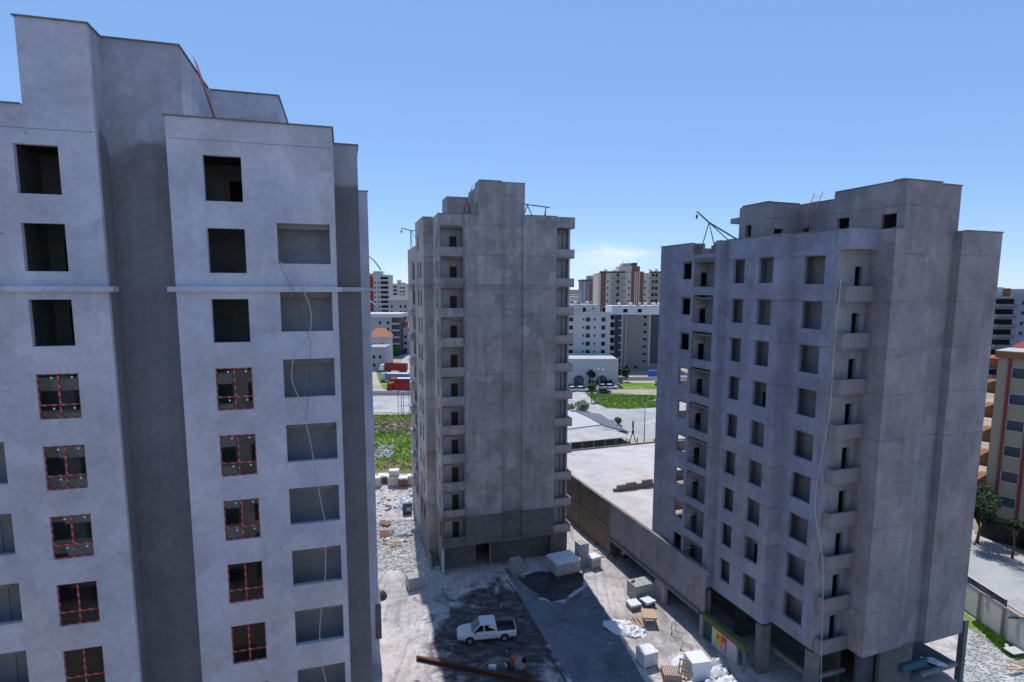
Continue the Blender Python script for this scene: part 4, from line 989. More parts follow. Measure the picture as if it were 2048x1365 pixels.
A0, A1, B0, B1 = (1.30, -.70, 1.05), (1.30, .70, 1.05), (.66, -.58, 1.635), (.66, .58, 1.635)
b.face([(p[0]+.02, p[1], p[2]+.02) for p in (A0, A1, B1, B0)]); b.build('windscreen', 'window_glass', PK)
b = MB(); b.face([(-.84, -.6, 1.12), (-.745, -.56, 1.55), (-.745, .56, 1.55), (-.84, .6, 1.12)]); b.build('rear_window', 'window_glass', PK)
for s_ in (-1, 1):
    for (x0, x1, t0, t1) in ((.32, 1.12, .36, .62), (-.66, .22, -.6, .26)):
        b = MB(); f_ = lambda x, z: (x, s_*(.74-(z-1.02)*.155+.018), z)
        b.face([f_(x0, 1.07), f_(x1, 1.07), f_(t1, 1.56), f_(t0, 1.56)]); b.build('side_window', 'window_glass', PK)
    b = MB(); b.box(2.3, 2.5, s_*.5-.14, s_*.5+.14, .66, .8); b.build('headlight', 'plastic_film', PK, bevel=.02)
    b = MB(); b.box(-2.52, -2.44, s_*.74-.07, s_*.74+.07, .6, .88); b.build('tail_light', 'dark_red', PK)
    b = MB(); b.box(1.0, 1.12, s_*.9-.08, s_*.9+.08, 1.02, 1.18); b.build('mirror', 'rubber', PK, bevel=.02)
    for x in (1.52, -1.45):
        wheel(PK, x, s_*.76, .36, .22, rim='steel')
        b = MB(); pts = [(x+.45*math.cos(a), s_*.865, .36+.45*math.sin(a)) for a in [i*math.pi/8 for i in range(9)]]
        b.tube(pts, .035, 5); b.prism([(p[0], p[2]) for p in pts], 0, .01) if 0 else None; b.build('wheel_arch', 'white_paint', PK)
        b = MB(); b.face([(x+.42*math.cos(a), s_*.874, .36+.42*math.sin(a)) for a in [i*math.pi/8-.2 for i in range(11)]]); b.build('wheel_well', 'rubber', PK)
    b = MB(); b.box(.12, .28, s_*.88-.01, s_*.88+.01, .88, .91); b.build('door_handle', 'dark_steel', PK)
b = MB(); b.box(2.44, 2.56, -.68, .68, .40, .55); b.build('front_bumper', 'silver_paint', PK, bevel=.03)
b = MB(); b.box(2.47, 2.535, -.32, .32, .62, .74); b.build('grille', 'dark_steel', PK)
b = MB(); b.box(-2.62, -2.5, -.75, .75, .42, .54); b.build('rear_bumper', 'dark_steel', PK)

# ================================================================== ladders, hoists, hoses
def ladder(name, label, p0, p1, w_, n, side):
    d = (p1-p0); t = thing(name, label, 'ladder', p0)
    for s_ in (-1, 1):
        b = MB(); b.tube([side*(s_*w_/2), d+side*(s_*w_/2)], .025, 6); b.build('rail', 'red_paint', t)
    b = MB()
    for i in range(1, n): b.tube([d*(i/n)-side*(w_/2), d*(i/n)+side*(w_/2)], .014, 5)
    b.build('rungs', 'red_paint', t)
ladder('ladder', 'red ladder leaning on the penthouse of the left tower', FL.w(-5.15, 31.2, 35.85), FL.w(-6.38, 31.2, 40.45), .5, 14, FL.e2)
ladder('ladder', 'red ladder leaning on the penthouse of the middle tower', FM.w(11.5, 58.9, 36.1), FM.w(12.98, 58.9, 40.3), .45, 12, FM.e2)
ladder('ladder', 'red ladder leaning on the penthouse of the right tower', FR.w(34.9, 34.4, 32.8), FR.w(36.2, 33.6, 37.0), .75, 13, FR.e2)
def hoist(label, fr, tip, end, apex, feet):
    t = thing('roof_hoist', label, 'hoist', fr.w(*apex)); o = fr.w(*apex)
    q = lambda p: fr.w(*p)-o
    b = MB(); b.tube([q(tip), q(apex), q(end)], .06, 6); b.build('jib', 'dark_steel', t)
    for f_ in feet: b = MB(); b.tube([q(apex), q(f_)], .04, 6); b.build('leg', 'dark_steel', t)
    tp = q(tip); b = MB(); b.tube([tp, tp-Vector((0, 0, .3))], .015, 5); b.tube([tp-Vector((0, 0, .3)), tp-Vector((0, 0, .6))], [.1, .07], 8); b.build('pulley', 'dark_steel', t)
hoist('black tripod hoist over the gap in the right tower parapet', FR, (31.0, 41.0, 36.3), (33.6, 38.4, 33.6), (31.75, 40.35, 35.35), [(31.75, 41.4, 32.8), (31.75, 39.3, 32.8), (33.6, 38.4, 32.8)])
hoist('small black hoist on the far left corner of the middle tower roof', FM, (7.2, 74.2, 37.4), (8.6, 69.2, 36.6), (8.2, 72.9, 37.0), [(8.3, 72.2, 34.8), (8.25, 73.6, 34.8), (8.7, 68.6, 35)])
t = thing('timber_trestle', 'rough timber formwork frame on the middle tower roof', 'trestle', FM.w(18.3, 60, 36))
for sg_ in ([(0, 0, 0), (0, 0, 2.35)], [(3.0, 0, 0), (3.0, 0, 2.2)], [(2.7, .3, 0), (3.05, 0, 2.2)], [(-.3, 0, 2.4), (3.5, 0, 2.15)], [(0, 0, .2), (.5, 0, 2.0)], [(.9, 0, 2.3), (2.2, 0, .2)], [(.95, 0, 2.3), (.2, 0, .6)], [(.2, .4, 1.4), (1.3, .4, 1.4)], [(1.15, .4, 1.4), (1.15, .4, 0)], [(.5, .5, 1.3), (1.2, .5, .2)], [(1.2, .6, 0), (.3, .6, 1.1)], [(-.4, .3, 2.2), (.1, .3, 2.2)]):
    b = MB(); q = [FM.e1*p[0]+FM.e2*p[1]+Vector((0, 0, p[2]*1.22)) for p in sg_]; b.tube(q, .06, 5); b.build('timber_bar', 'dark_timber' if sg_[0][0] < .6 else 'timber', t)
def hose(label, fr, pts, bpl, r, mat='hose', name='hose', axis='b'):
    P = []
    for x, y in pts:
        p = fr.onb(x, y, bpl) if axis == 'b' else fr.ona(x, y, bpl); P.append(fr.w(*p))
    # smooth
    Q = []
    for i in range(len(P)-1):
        p0, p1, p2, p3 = P[max(i-1, 0)], P[i], P[i+1], P[min(i+2, len(P)-1)]
        for k in range(5):
            s_ = k/5; Q.append(.5*((2*p1)+(p2-p0)*s_+(2*p0-5*p1+4*p2-p3)*s_*s_+(3*p1-p0-3*p2+p3)*s_**3))
    Q.append(P[-1]); b = MB(); b.tube(Q, r, 6); return tag(b.build(name, mat), label, name)
hose('pale hose hanging in loops down the balcony openings of the left tower', FL, [(558, 523), (572, 535), (600, 570), (617, 605), (623, 635), (620, 662), (612, 680), (592, 705), (584, 735), (585, 765), (596, 792), (608, 820), (613, 850), (622, 890), (632, 950), (643, 1010), (649, 1040), (651, 1100), (650, 1160), (645, 1200), (640, 1250), (640, 1290), (644, 1330), (652, 1365), (660, 1400)], 27.02, .022)
hose('dark thin rope hanging beside the pale hose on the left tower', FL, [(558, 525), (575, 560), (590, 590), (604, 640), (617, 670), (621, 700), (618, 780), (614, 820), (612, 850)], 27.04, .009, 'dark_steel', 'rope')
hose('white hose hanging down the balconies of the right tower', FR, [(1682, 560), (1678, 600), (1674, 640), (1668, 700), (1664, 760), (1660, 820), (1650, 880), (1638, 940), (1631, 990), (1631, 1030), (1637, 1070), (1643, 1100), (1646, 1130), (1646, 1180), (1645, 1240), (1643, 1300), (1642, 1380)], 27.75, .025)
for i, (x0, x1) in enumerate((((735, 510), (762, 540)), ((737, 600), (757, 622)))):
    p = FL.w(*FL.onb(x0[0], x0[1], 44.2)); q = FL.w(*FL.onb(x1[0], x1[1], 43.2)); mid = (p+q)/2+Vector((0, 0, .12)); b = MB(); b.tube([p, mid, q], .05, 6)
    tag(b.build('plastic_pipe', 'hose'), ['upper', 'lower'][i]+' bent pale pipe poking out behind the left tower', 'pipe', 'pipes poking out behind the left tower')

# ================================================================== plants
def leafball(b, c, rx, ry, rz, n, s, rn, mat=None):
    for i in range(n):
        while True:
            u = Vector((rn.uniform(-1, 1), rn.uniform(-1, 1), rn.uniform(-1, 1)))
            if u.length <= 1: break
        u = u*(.55+.45*rn.random()) if u.length > .2 else u
        p = Vector((c[0]+u.x*rx, c[1]+u.y*ry, c[2]+u.z*rz))
        a = Vector((rn.uniform(-1, 1), rn.uniform(-1, 1), rn.uniform(-.6, .6))).normalized(); q = a.orthogonal().normalized()
        l, w_ = s*rn.uniform(.6, 1.3), s*rn.uniform(.35, .8)
        b.face([p-a*l, p+q*w_, p+a*l, p-q*w_], mat)
def tree(name, label, loc, h, r, seed, mat='leaves', n=900, leaf=.16, trunk_h=None, group=None, cat='tree', flat=.8):
    rn = random.Random(seed); t = thing(name, label, cat, loc, 0, group)
    th = trunk_h if trunk_h is not None else h*.4
    b = MB(); b.tube([(0, 0, 0), (.05*r, 0, th*.6), (0, .06*r, th+.3*(h-th))], [.07*h*.35+.03, .05*h*.3+.02, .02], 7)
    cs = []
    for i in range(5+int(r*2)):
        an = rn.uniform(0, 6.28); d = r*rn.uniform(.25, .75); z = th+(h-th)*rn.uniform(.2, .85)
        cs.append((math.cos(an)*d, math.sin(an)*d, z, r*rn.uniform(.28, .5))); b.tube([(0, 0, th*.8), (math.cos(an)*d*.5, math.sin(an)*d*.5, (th+z)/2), cs[-1][:3]], [.04*r, .03*r, .01], 5)
    b.build('trunk', 'bark', t)
    b = MB()
    for c in cs: leafball(b, c, c[3]*1.15, c[3]*1.15, c[3]*flat, n//len(cs), leaf, rn)
    b.build('crown', mat, t); return t
def bush(name, label, loc, rx, ry, h, seed, mat='leaves', n=700, leaf=.14, group=None, cat='bush', rot=0):
    rn = random.Random(seed); t = thing(name, label, cat, loc, rot, group)
    b = MB()
    for i in range(5): b.tube([(rn.uniform(-.1, .1)*rx, rn.uniform(-.1, .1)*ry, 0), (rn.uniform(-.6, .6)*rx, rn.uniform(-.6, .6)*ry, h*.6)], [.05, .015], 5)
    b.build('stem', 'bark', t)
    b = MB(); m_ = max(6, int(rx*3))
    for i in range(m_):
        x = rn.uniform(-.75, .75)*rx; y = rn.uniform(-.7, .7)*ry; rr_ = min(rx, ry)*rn.uniform(.35, .55)
        leafball(b, (x, y, h*rn.uniform(.3, .72)), rr_, rr_, h*.36, n//m_, leaf, rn)
    b.build('foliage', mat, t); return t
bush('oleander', 'pale flowering oleander hedge beside the shed roof', G(1152, 822), 4.2, 2.2, 3.0, 1, 'pale_leaves', 2600, .2)
bush('round_bush', 'clipped green bush in the road behind the shed roof corner', G(1233, 851), 2.1, 1.5, 2.0, 2, 'leaves', 1500)
bush('round_bush', 'tall green bush cut by the left edge of the right tower, beyond the road', G(1330, 838), 2.2, 2.0, 3.2, 3, 'leaves', 1600)
bush('round_bush', 'low green bush at the near corner beside the right tower edge', G(1325, 891), 1.9, 1.3, 1.3, 4, 'leaves', 1200)
tree('small_tree', 'small round tree on the pavement by the parked cars', G(1183, 804), 5.2, 1.6, 5, 'leaves', 1300, .2, 2.6)
tree('palm_like_tree', 'dark spiky tree in front of the white annex arches', G(1178, 772), 5.5, 2.0, 6, 'dark_leaves', 1200, .3, 2.0)
bush('hedge', 'dark hedge at the foot of the white annex', G(1196, 772), 5.5, 1.2, 2.0, 7, 'dark_leaves', 1200, .25)
bush('roadside_bush', 'bright green bush left of the parked white cars', G(1143, 778), 2.0, 1.4, 1.8, 8, 'leaves', 700, .2)
bush('hillock_bush', 'yellow-green shrub in the gap between the white and taupe blocks', G(1225, 738), 1.6, 1.5, 8, 9, 'pale_leaves', 500, .3)
bush('shade_bush', 'dark shrub at the left foot of the taupe block', G(1243, 764), 3, 2, 5, 10, 'dark_leaves', 900, .3)
tree('stump_tree', 'small dark tree standing on the grass near the blue bin', G(1314, 779), 2.6, .8, 11, 'dark_leaves', 400, .2, 1)
for i, (px, py, h, r, sd, mt, lb) in enumerate(((775, 716, 6, 4.5, 12, 'leaves', 'leafy tree left of the street below the grey block'), (790, 712, 4.5, 3.5, 13, 'leaves', 'low tree at the street corner by the parked cars'), (760, 706, 6, 4, 14, 'dark_leaves', 'dark tree under the orange-roofed house'), (808, 650, 9, 5, 15, 'dark_leaves', 'dark tree behind the terracotta roofed house'), (760, 622, 8, 7, 16, 'dark_leaves', 'tree crown showing over the flat grey roof'))):
    tree('street_tree', lb, G(px, py), h, r, sd, mt, 1100, .4, h*.25, 'trees along the far street')
tree('street_tree', 'street tree with a bare trunk on the far pavement at right', Vector((55.7, 60.6, .14)), 4.6, 1.2, 17, 'dark_leaves', 1500, .13, 2.8, 'trees along the right street')
tree('street_tree', 'broad dark street tree behind the bare-trunked one, shading the road', Vector((55.0, 64.6, .14)), 6.8, 3.3, 18, 'dark_leaves', 5200, .16, 2.8, 'trees along the right street')
bush('garden_hedge', 'dark garden hedge at the foot of the ochre apartment block', Vector((60.0, 61.5, .14)), 1.6, 3.0, 2.2, 20, 'dark_leaves', 3500, .16)
bush('garden_hedge', 'tall dark shrubs under the balconies of the ochre block', Vector((55.6, 70.5, .14)), 1.8, 2.4, 3.2, 21, 'dark_leaves', 2600, .18)

# ================================================================== cars, trucks
def car_proto(paint, label, loc, rot, group, name='parked_car', cat='car'):
    t = thing(name, label, cat, loc, rot, group)
    b = MB(); sec = [(-2.1, .7, .35, .75), (-1.95, .82, .25, .9), (1.2, .85, .25, .9), (1.95, .8, .28, .75), (2.12, .66, .35, .6)]
    rg = []
    for x, hw, z0, z1 in sec: rg.append([b.pv(q) for q in ((x, -hw*.95, z0), (x, -hw, z0+.15), (x, -hw, z1-.1), (x, -hw*.88, z1), (x, hw*.88, z1), (x, hw, z1-.1), (x, hw, z0+.15), (x, hw*.95, z0))])
    for i in range(4):
        for j in range(8): b.f.append([rg[i][j], rg[i][(j+1) % 8], rg[i+1][(j+1) % 8], rg[i+1][j]]); b.m.append(0)
    b.f.append(rg[0][::-1]); b.m.append(0); b.f.append(rg[-1]); b.m.append(0)
    b.build('body', paint, t, bevel=.03)
    b = MB(); cb = [(-1.8, .74, .88), (-1.2, .62, 1.38), (.25, .62, 1.42), (1.1, .74, .9)]
    A = [b.pv((x, -w_, z)) for x, w_, z in cb]; B = [b.pv((x, w_, z)) for x, w_, z in cb]
    for i in range(3): b.f.append([A[i], A[i+1], B[i+1], B[i]]); b.m.append(0)
    b.f.append(A[::-1]); b.m.append(0); b.f.append(B); b.m.append(0); b.build('windows', 'window_glass', t)
    b = MB(); b.box(-1.15, .22, -.6, .6, 1.40, 1.45); b.build('roof', paint, t, bevel=.02)
    for x in (-1.3, 1.35):
        for s_ in (-1, 1): wheel(t, x, s_*.76, .31, .2)
    return t
cg = 'cars parked before the white annex'
for px, py, paint, lb, r in ((1146, 783, 'white_paint', 'white car at the left end of the row before the white annex', .5), (1164, 783, 'white_paint', 'white saloon parked right of the first white car', -.3), (1184, 783, 'silver_paint', 'pale car half hidden behind the small round tree', -.2),
                             (1208, 778, 'silver_paint', 'bluish silver car nearer the annex wall', .1), (1222, 778, 'white_paint', 'white hatchback at the right of the row', .05), (1207, 787, 'dark_steel', 'dark car parked in front of the silver one', .1)):
    car_proto(paint, lb, G(px, py), r, cg)
cg = 'cars along the far street'
for px, py, paint, lb, r in ((809, 708, 'dark_steel', 'dark car driving on the far street', 1.5), (802, 690, 'white_paint', 'white car parked highest on the far street', .3), (797, 697, 'silver_paint', 'silver car parked left on the far street', .2), (806, 684, 'silver_paint', 'pale car at the far end of the street', .3)):
    car_proto(paint, lb, G(px, py), r, cg)
def lorry(label, loc, rot, cab, body, tarp=None, L_=8.5, H_=2.3, low=False):
    t = thing('lorry', label, 'lorry', loc, rot, 'lorries parked on the verge')
    b = MB(); b.hexa([(L_/2-.1, -1.15, .7), (L_/2+1.9, -1.15, .6), (L_/2+1.9, 1.15, .6), (L_/2-.1, 1.15, .7), (L_/2, -1.1, 2.9), (L_/2+1.5, -1.1, 2.85), (L_/2+1.5, 1.1, 2.85), (L_/2, 1.1, 2.9)]); c = b.build('cab', cab, t, bevel=.08)
    b = MB(); b.face([(L_/2+1.9+.01, -1, 1.6), (L_/2+1.9+.01, 1, 1.6), (L_/2+1.56, 1, 2.7), (L_/2+1.56, -1, 2.7)]); b.build('windscreen', 'window_glass', t)
    b = MB(); x0, x1 = -L_/2, L_/2-.3
    b.box(x0, x1, -1.25, 1.25, .95, 1.05); b.box(x0, x1, -1.25, -1.18, 1.05, H_+.9); b.box(x0, x1, 1.18, 1.25, 1.05, H_+.9); b.box(x0, x0+.07, -1.18, 1.18, 1.05, H_+.9); b.box(x1-.07, x1, -1.18, 1.18, 1.05, H_+1.1)
    for i in range(8): xx = x0+.2+i*(x1-x0-.4)/7; b.box(xx-.05, xx+.05, -1.32, -1.251, 1.0, H_+.85); b.box(xx-.05, xx+.05, 1.251, 1.32, 1.0, H_+.85)
    b.build('body', body, t)
    if tarp: b = MB(); b.box(x0, x1, -1.2, 1.2, H_+.6, H_+.95); b.build('cover', tarp, t)
    for x in (x0+1, x0+2.3, x1-1.2, L_/2+1.0):
        for s_ in (-1, 1): wheel(t, x, s_*1.0, .5, .32)
    b = MB(); b.box(x0, L_/2+1.5, -.45, .45, .6, .94); b.build('chassis', 'dark_steel', t)
lorry('red tipper lorry, the farthest of the parked lorries', G(792, 745), 3.05, 'plastic_film', 'dark_red', L_=8.2)
lorry('blue flatbed lorry in the middle of the parked lorries', G(795, 764), 3.05, 'silver_paint', 'bluegrey_wall', 'white_paint', L_=7.6, H_=1.9)
lorry('red tipper lorry nearest the crossroad with a red cab', G(807, 785), 3.15, 'dark_red', 'dark_red', L_=5.6, H_=1.9)
lorry('red lorry with a white roof partly behind the nearest one', G(812, 775), 3.1, 'red_paint', 'dark_red', 'white_paint', L_=6, H_=1.9)

# ================================================================== lamps, poles, fences
def lamp(label, loc, h, arms, name='street_lamp', group=None):
    t = thing(name, label, 'street lamp', loc, 0, group)
    b = MB(); b.tube([(0, 0, 0), (0, 0, h)], [.11, .06], 8); b.build('pole', 'steel', t)
    for an, l in arms:
        e = Vector((math.cos(an)*l, math.sin(an)*l, h+.5)); b = MB(); b.tube([(0, 0, h-.1), (e.x*.5, e.y*.5, h+.35), e], .04, 6); a = b.build('arm', 'steel', t)
        b = MB(); b.box(-.25, .35, -.12, .12, -.06, .06); o = b.build('lamp_head', 'plastic_film', t, bevel=.03); o.location = e; o.rotation_euler = (0, -.2, an)
lamp('tall street lamp with one arm beyond the flat roof', G(1288, 893), 8.4, [(.15, 1.8)])
lamp('double-headed street lamp on the road island', G(1197, 810), 8.8, [(.1, 1.0), (3.2, 1.0), (1.6, .9)])
lamp('small street lamp at the crossroad behind the middle tower', G(803, 820), 4, [(.3, .5)])
t = thing('utility_pole', 'dark A-shaped utility pole by the shed roof', 'pole', G(1266, 893))
for s_ in (-1, 1): b = MB(); b.tube([(s_*.9-.1, 0, 0), (-.1, 0, 2.8), (-.1-s_*.15, 0, 5.0)], .09, 6); b.build('leg', 'dark_steel', t)
b = MB(); b.box(-.3, .1, -.15, .15, 2.5, 3.1); b.build('junction_box', 'dark_steel', t)
t = thing('iron_gate', 'black iron gate frame at the crossroad behind the middle tower', 'gate', Vector((-27.2, 134.5, 0)), .1)
for x in (0, 1.3, 2.6, 3.9, 5.2): b = MB(); b.box(x-.05, x+.05, -.05, .05, 0, 6.2); b.build('post', 'dark_steel', t)
b = MB()
for z in (.3, 2.0, 4.0, 6.1): b.box(.05, 5.15, -.03, .03, z, z+.08)
b.build('rail', 'dark_steel', t)
b = MB(); b.box(-30, 20, 0, .25, 0, 1.2); tag(b.build('garden_wall', 'white_wall', loc=(-27, 159.5, 0)), 'low pale wall behind the black iron gate', 'wall')

# panel wall at the right street
PW = thing('panel_wall', 'grey concrete panel wall with bent metal scraps along its top', 'wall', (42.35, 36, 0))
for i in range(9):
    y = i*2.55; b = MB(); b.box(-.06, .06, y+.12, y+2.43, .25, 2.75); b.build('panel', 'panel_grey', PW)
    b = MB(); b.box(-.14, .14, y-.12, y+.119, 0, 2.8); b.build('post', 'raw_concrete', PW)
    b = MB(); b.box(-.1, .1, y+.12, y+2.43, 2.75, 2.84); b.build('coping', 'raw_concrete', PW)
for y, l, a in ((11.5, 1.6, .35), (8.4, 1.3, -.5), (14.2, .9, .8)):
    b = MB(); b.box(-.03, .05, 0, l, 0, .14); o = b.build('metal_scrap', 'dark_steel', PW); o.location = (.0, y, 2.84); o.rotation_euler = (a, 0, .2)
b = MB(); b.box(-.08, .08, 0, 26, 0, 2.1, 'dark_steel'); b.box(-.12, .12, 0, 26, 2.1, 2.16, 'white_wall')
tag(b.build('site_hoarding', None, loc=(44.6, 48.6, 0)), 'dark sheet hoarding with a pale top edge beside the street', 'hoarding')
for i, (px, py, mt, lb, r) in enumerate(((2028, 1302, 'panel_grey', 'grey slab lying on the rubble by the panel wall', .3), (2014, 1296, 'white_wall', 'short white board on the rubble beside the grey slab', .9), (2035, 1328, 'timber', 'brown timber scrap on the rubble near the frame edge', -.4), (2030, 1338, 'plywood', 'tan board scrap below the brown timber', .2))):
    b = MB(); b.box(-.7, .7, -.4 if i in (0,) else -.12, .4 if i in (0,) else .12, 0, .06); tag(b.build('scrap_board', mt, loc=G(px, py, .35), rot=(.1, .1, r)), lb, 'board')
p = FR.w(44.2, 27.6, 1.5); heap('white_rag', 'torn white sheet on the dark ramp under the right tower', 'sheet', p, .35, .8, .35, 'sheeting', 3.1, 12, .8)

# ================================================================== shed behind the flat roof
SH = thing('shed', 'long shed with a white sheet roof and a dark open front', 'shed', (0, 0, 0))
def quadbox(b, pts, th, mat=None):
    lo = [(p[0], p[1], p[2]-th) for p in pts]; b.hexa(lo+list(pts), mat)
b = MB(); quadbox(b, [G(1100, 889, 3.6), G(1250, 875, 3.6), G(1259, 862, 4.1), G(1100, 862, 4.6)], .12); b.build('roof', 'roof_screed', SH)
b = MB(); quadbox(b, [G(1100, 862, 4.75), G(1206, 849, 4.75), G(1160, 828, 4.9), G(1100, 812, 4.9)], .2); b.build('roof', 'white_wall', SH)
b = MB(); quadbox(b, [G(1208, 851, 4.9), G(1258, 864, 4.3), G(1200, 828, 4.6), G(1152, 822, 5.0)], .2); b.build('side_roof', 'dark_roof', SH)
# posts follow below
pa, pb_ = G(1100, 889, 3.6), G(1250, 875, 3.6); dd = (pb_-pa).normalized(); nn_ = Vector((-dd.y, dd.x, 0)); b = MB(); q0, q1 = pa+nn_*1.6, pb_+nn_*1.2
b.hexa([(q0.x, q0.y, 0), (q1.x, q1.y, 0), (q1.x, q1.y+.2, 0), (q0.x, q0.y+.2, 0), (q0.x, q0.y, 3.45), (q1.x, q1.y, 3.45), (q1.x, q1.y+.2, 3.45), (q0.x, q0.y+.2, 3.45)]); b.build('back_wall', 'dark_steel', SH)
for x in range(7): p = pa+dd*(4+x*2.2)+nn_*.2; b = MB(); b.box(p.x-.07, p.x+.07, p.y-.07, p.y+.07, 0, 3.4); b.build('post', 'steel', SH)
for q in ((14.6, 15.3, 118.5, 119.2, 4.8, 5.7), (13.6, 13.9, 121, 121.3, 4.9, 5.6)): b = MB(); b.box(*q); b.build('roof_vent', 'dark_steel', SH)
heap('bush_in_shade', 'dark overgrown shrubs at the open end of the shed', 'bush', G(1245, 895), 1.8, 1.4, 2.2, 'dark_leaves', 7.7, 16)

# ================================================================== city
def apt(label, xl, xr, Y, ztop, wall, rot=0, depth=12, name='apartment_building', group='city blocks beyond the yard'):
    W = hx(xr, Y)-hx(xl, Y)
    if rot: W = W/math.cos(rot)
    t = thing(name, label, 'building', (hx(xl, Y), Y, 0), rot, group)
    b = MB(); b.box(0, W, 0, depth, 0, ztop); b.build('wall', wall, t)
    return t, W
def wins(t, us, zs, w_, h, glass='window_glass', frame='white_paint', y=0, name='window'):
    b = MB(); f_ = .07
    b.box(-w_/2-f_, w_/2+f_, -.05, -.002, -f_, 0, frame); b.box(-w_/2-f_, w_/2+f_, -.05, -.002, h, h+f_, frame); b.box(-w_/2-f_, -w_/2, -.05, -.002, 0, h, frame); b.box(w_/2, w_/2+f_, -.05, -.002, 0, h, frame)
    first = None
    for u in us:
        for z in zs:
            if first is None:
                first = b.build(name, None, t); o = first
                g = MB(); g.box(-w_/2, w_/2, -.03, -.001, 0, h); pane = g.build('pane', glass, o)
            else:
                o = first.copy(); COL.objects.link(o); o.parent = t; g = pane.copy(); COL.objects.link(g); g.parent = o
            o.location = (u, y, z)
def balcs(t, x0, x1, zs, dep=1.3, slab='dark_roof', rail='white_wall', inner='black_void', rh=.9, gl=None):
    b = MB(); b.box(x0, x1, -dep, 0, -.25, 0, slab); b.box(x0, x1, -dep, -dep+.08, 0, rh, rail); b.box(x0+.1, x1-.1, -.03, -.003, .1, 2.3, inner); b.box(x0, x0+.08, -dep+.08, 0, 0, rh, rail); b.box(x1-.08, x1, -dep+.08, 0, 0, rh, rail)
    first = None
    for z in zs:
        if first is None: first = b.build('balcony', None, t); o = first
        else: o = first.copy(); COL.objects.link(o); o.parent = t
        o.location = (0, 0, z)
def strip(t, x0, x1, z0, z1, mat, name='facade_strip', y=-.12):
    b = MB(); b.box(x0, x1, y, -.001, z0, z1); b.build(name, mat, t)
def rooftop(t, W, depth, z, seed, n=6):
    rn = random.Random(seed)
    b = MB(); b.box(-.15, W+.15, -.15, .1, z, z+.7); b.box(-.15, .1, .1, depth, z, z+.7); b.box(W-.1, W+.15, .1, depth, z, z+.7); b.build('parapet', 'white_wall', t)
    for i in range(n):
        x, y = rn.uniform(1.2, W-1.5), rn.uniform(1.5, depth-1.5)
        if i % 2: b = MB(); b.tube([(x-.6, y, z+1.5), (x+.6, y, z+1.5)], .38, 10); b.box(x-.5, x+.5, y-.1, y+.1, z, z+1.15); b.build('water_tank', 'tank_white', t)
        else: b = MB(); b.hexa([(x-.9, y-.7, z+.3), (x+.9, y-.7, z+.3), (x+.9, y+.5, z+1.4), (x-.9, y+.5, z+1.4), (x-.9, y-.75, z+.36), (x+.9, y-.75, z+.36), (x+.9, y+.45, z+1.46), (x-.9, y+.45, z+1.46)]); b.build('solar_panel', 'blue_glass', t)
# left gap
t, W = apt('white high-rise with a dark red stripe and stacked balconies, far left gap', 700, 777, 365, 38.0, 'white_wall', depth=14)
u = lambda px, Y=365, xl=700: hx(px, Y)-hx(xl, Y)
strip(t, u(738), u(746.5), 0, 39.4, 'dark_red'); balcs(t, u(761), u(777), [2+3*i for i in range(12)], 1.5); wins(t, [u(750), u(757)], [3+3*i for i in range(11)], .9, 1.2)
b = MB(); b.box(u(745), u(762), 2, 8, 38, 41); b.build('roof_room', 'white_wall', t); rooftop(t, W, 14, 38, 3, 4)
for x in (u(748), u(755), u(768)): b = MB(); b.tube([(x, 3, 38), (x, 3, 42.6)], .07, 4); b.build('aerial', 'steel', t)
t, W = apt('pale beige twin tower far off between the left and middle towers', 783, 811, 470, 33.5, 'cream_wall', depth=16)
balcs(t, .3, W*.36, [3+3*i for i in range(10)], 1.5, 'dark_roof', 'cream_wall'); strip(t, W*.4, W*.55, 0, 36, 'white_wall'); wins(t, [W*.66, W*.8, W*.92], [3+3*i for i in range(10)], 1.1, 1.4, frame='cream_wall')
b = MB(); b.box(W*.38, W*.62, 1, 6, 33.5, 37); b.build('roof_room', 'cream_wall', t); rooftop(t, W, 16, 33.5, 5, 3)
t, W = apt('grey block with a dark hipped roof behind the flat-roofed block', 776, 830, 300, 24.0, 'grey_wall', depth=14)
b = MB(); b.hexa([(-.8, -.8, 24), (W+.8, -.8, 24), (W+.8, 14.8, 24), (-.8, 14.8, 24), (3, 4, 26.4), (W-3, 4, 26.4), (W-3, 10, 26.4), (3, 10, 26.4)]); b.build('roof', 'dark_roof', t)
wins(t, [W*.12, W*.45, W*.62, W*.78], [2+3*i for i in range(7)], 1.2, 1.5)
t, W = apt('grey flat-roofed block with a deep dark side of balconies', 715, 781, 255, 17.3, 'grey_wall', depth=16)
b = MB(); b.box(-1, W+4.5, -1.2, 17, 17.3, 18.9); b.build('roof', 'panel_grey', t); b = MB(); b.box(W, W+3.3, 1, 15.5, 0, 17.2); b.build('stair_wing', 'slate_wall', t)
wins(t, [W-1.5, W-5], [2.2+3*i for i in range(5)], 1.3, 1.4)
b = MB()
for i in range(5): b.box(W+.1, W+3.3, .2, 1.0, 2+3*i, 2.9+3*i)
b.build('side_parapet', 'grey_wall', t)
def house(label, xl, xr, Y, ze, zr, wall, roof, depth=9):
    t, W = apt(label, xl, xr, Y, ze, wall, depth=depth, name='house', group='houses beyond the yard')
    b = MB(); b.hexa([(-.5, -.5, ze), (W+.5, -.5, ze), (W+.5, depth+.5, ze), (-.5, depth+.5, ze), (W*.25, depth*.5, zr), (W*.75, depth*.5, zr), (W*.75, depth*.5+.1, zr), (W*.25, depth*.5+.1, zr)]); b.build('roof', roof, t)
    wins(t, [W*.3, W*.7], [z for z in (1.2, 4.2, 7.2) if z < ze-1.8], 1.1, 1.3); return t
house('low white house with an orange tiled roof beside the left tower', 735, 773, 225, 11, 14.2, 'white_wall', 'roof_tile')
house('white house with a terracotta roof next to the middle tower', 799, 832, 265, 12.2, 14.5, 'white_wall', 'roof_tile')
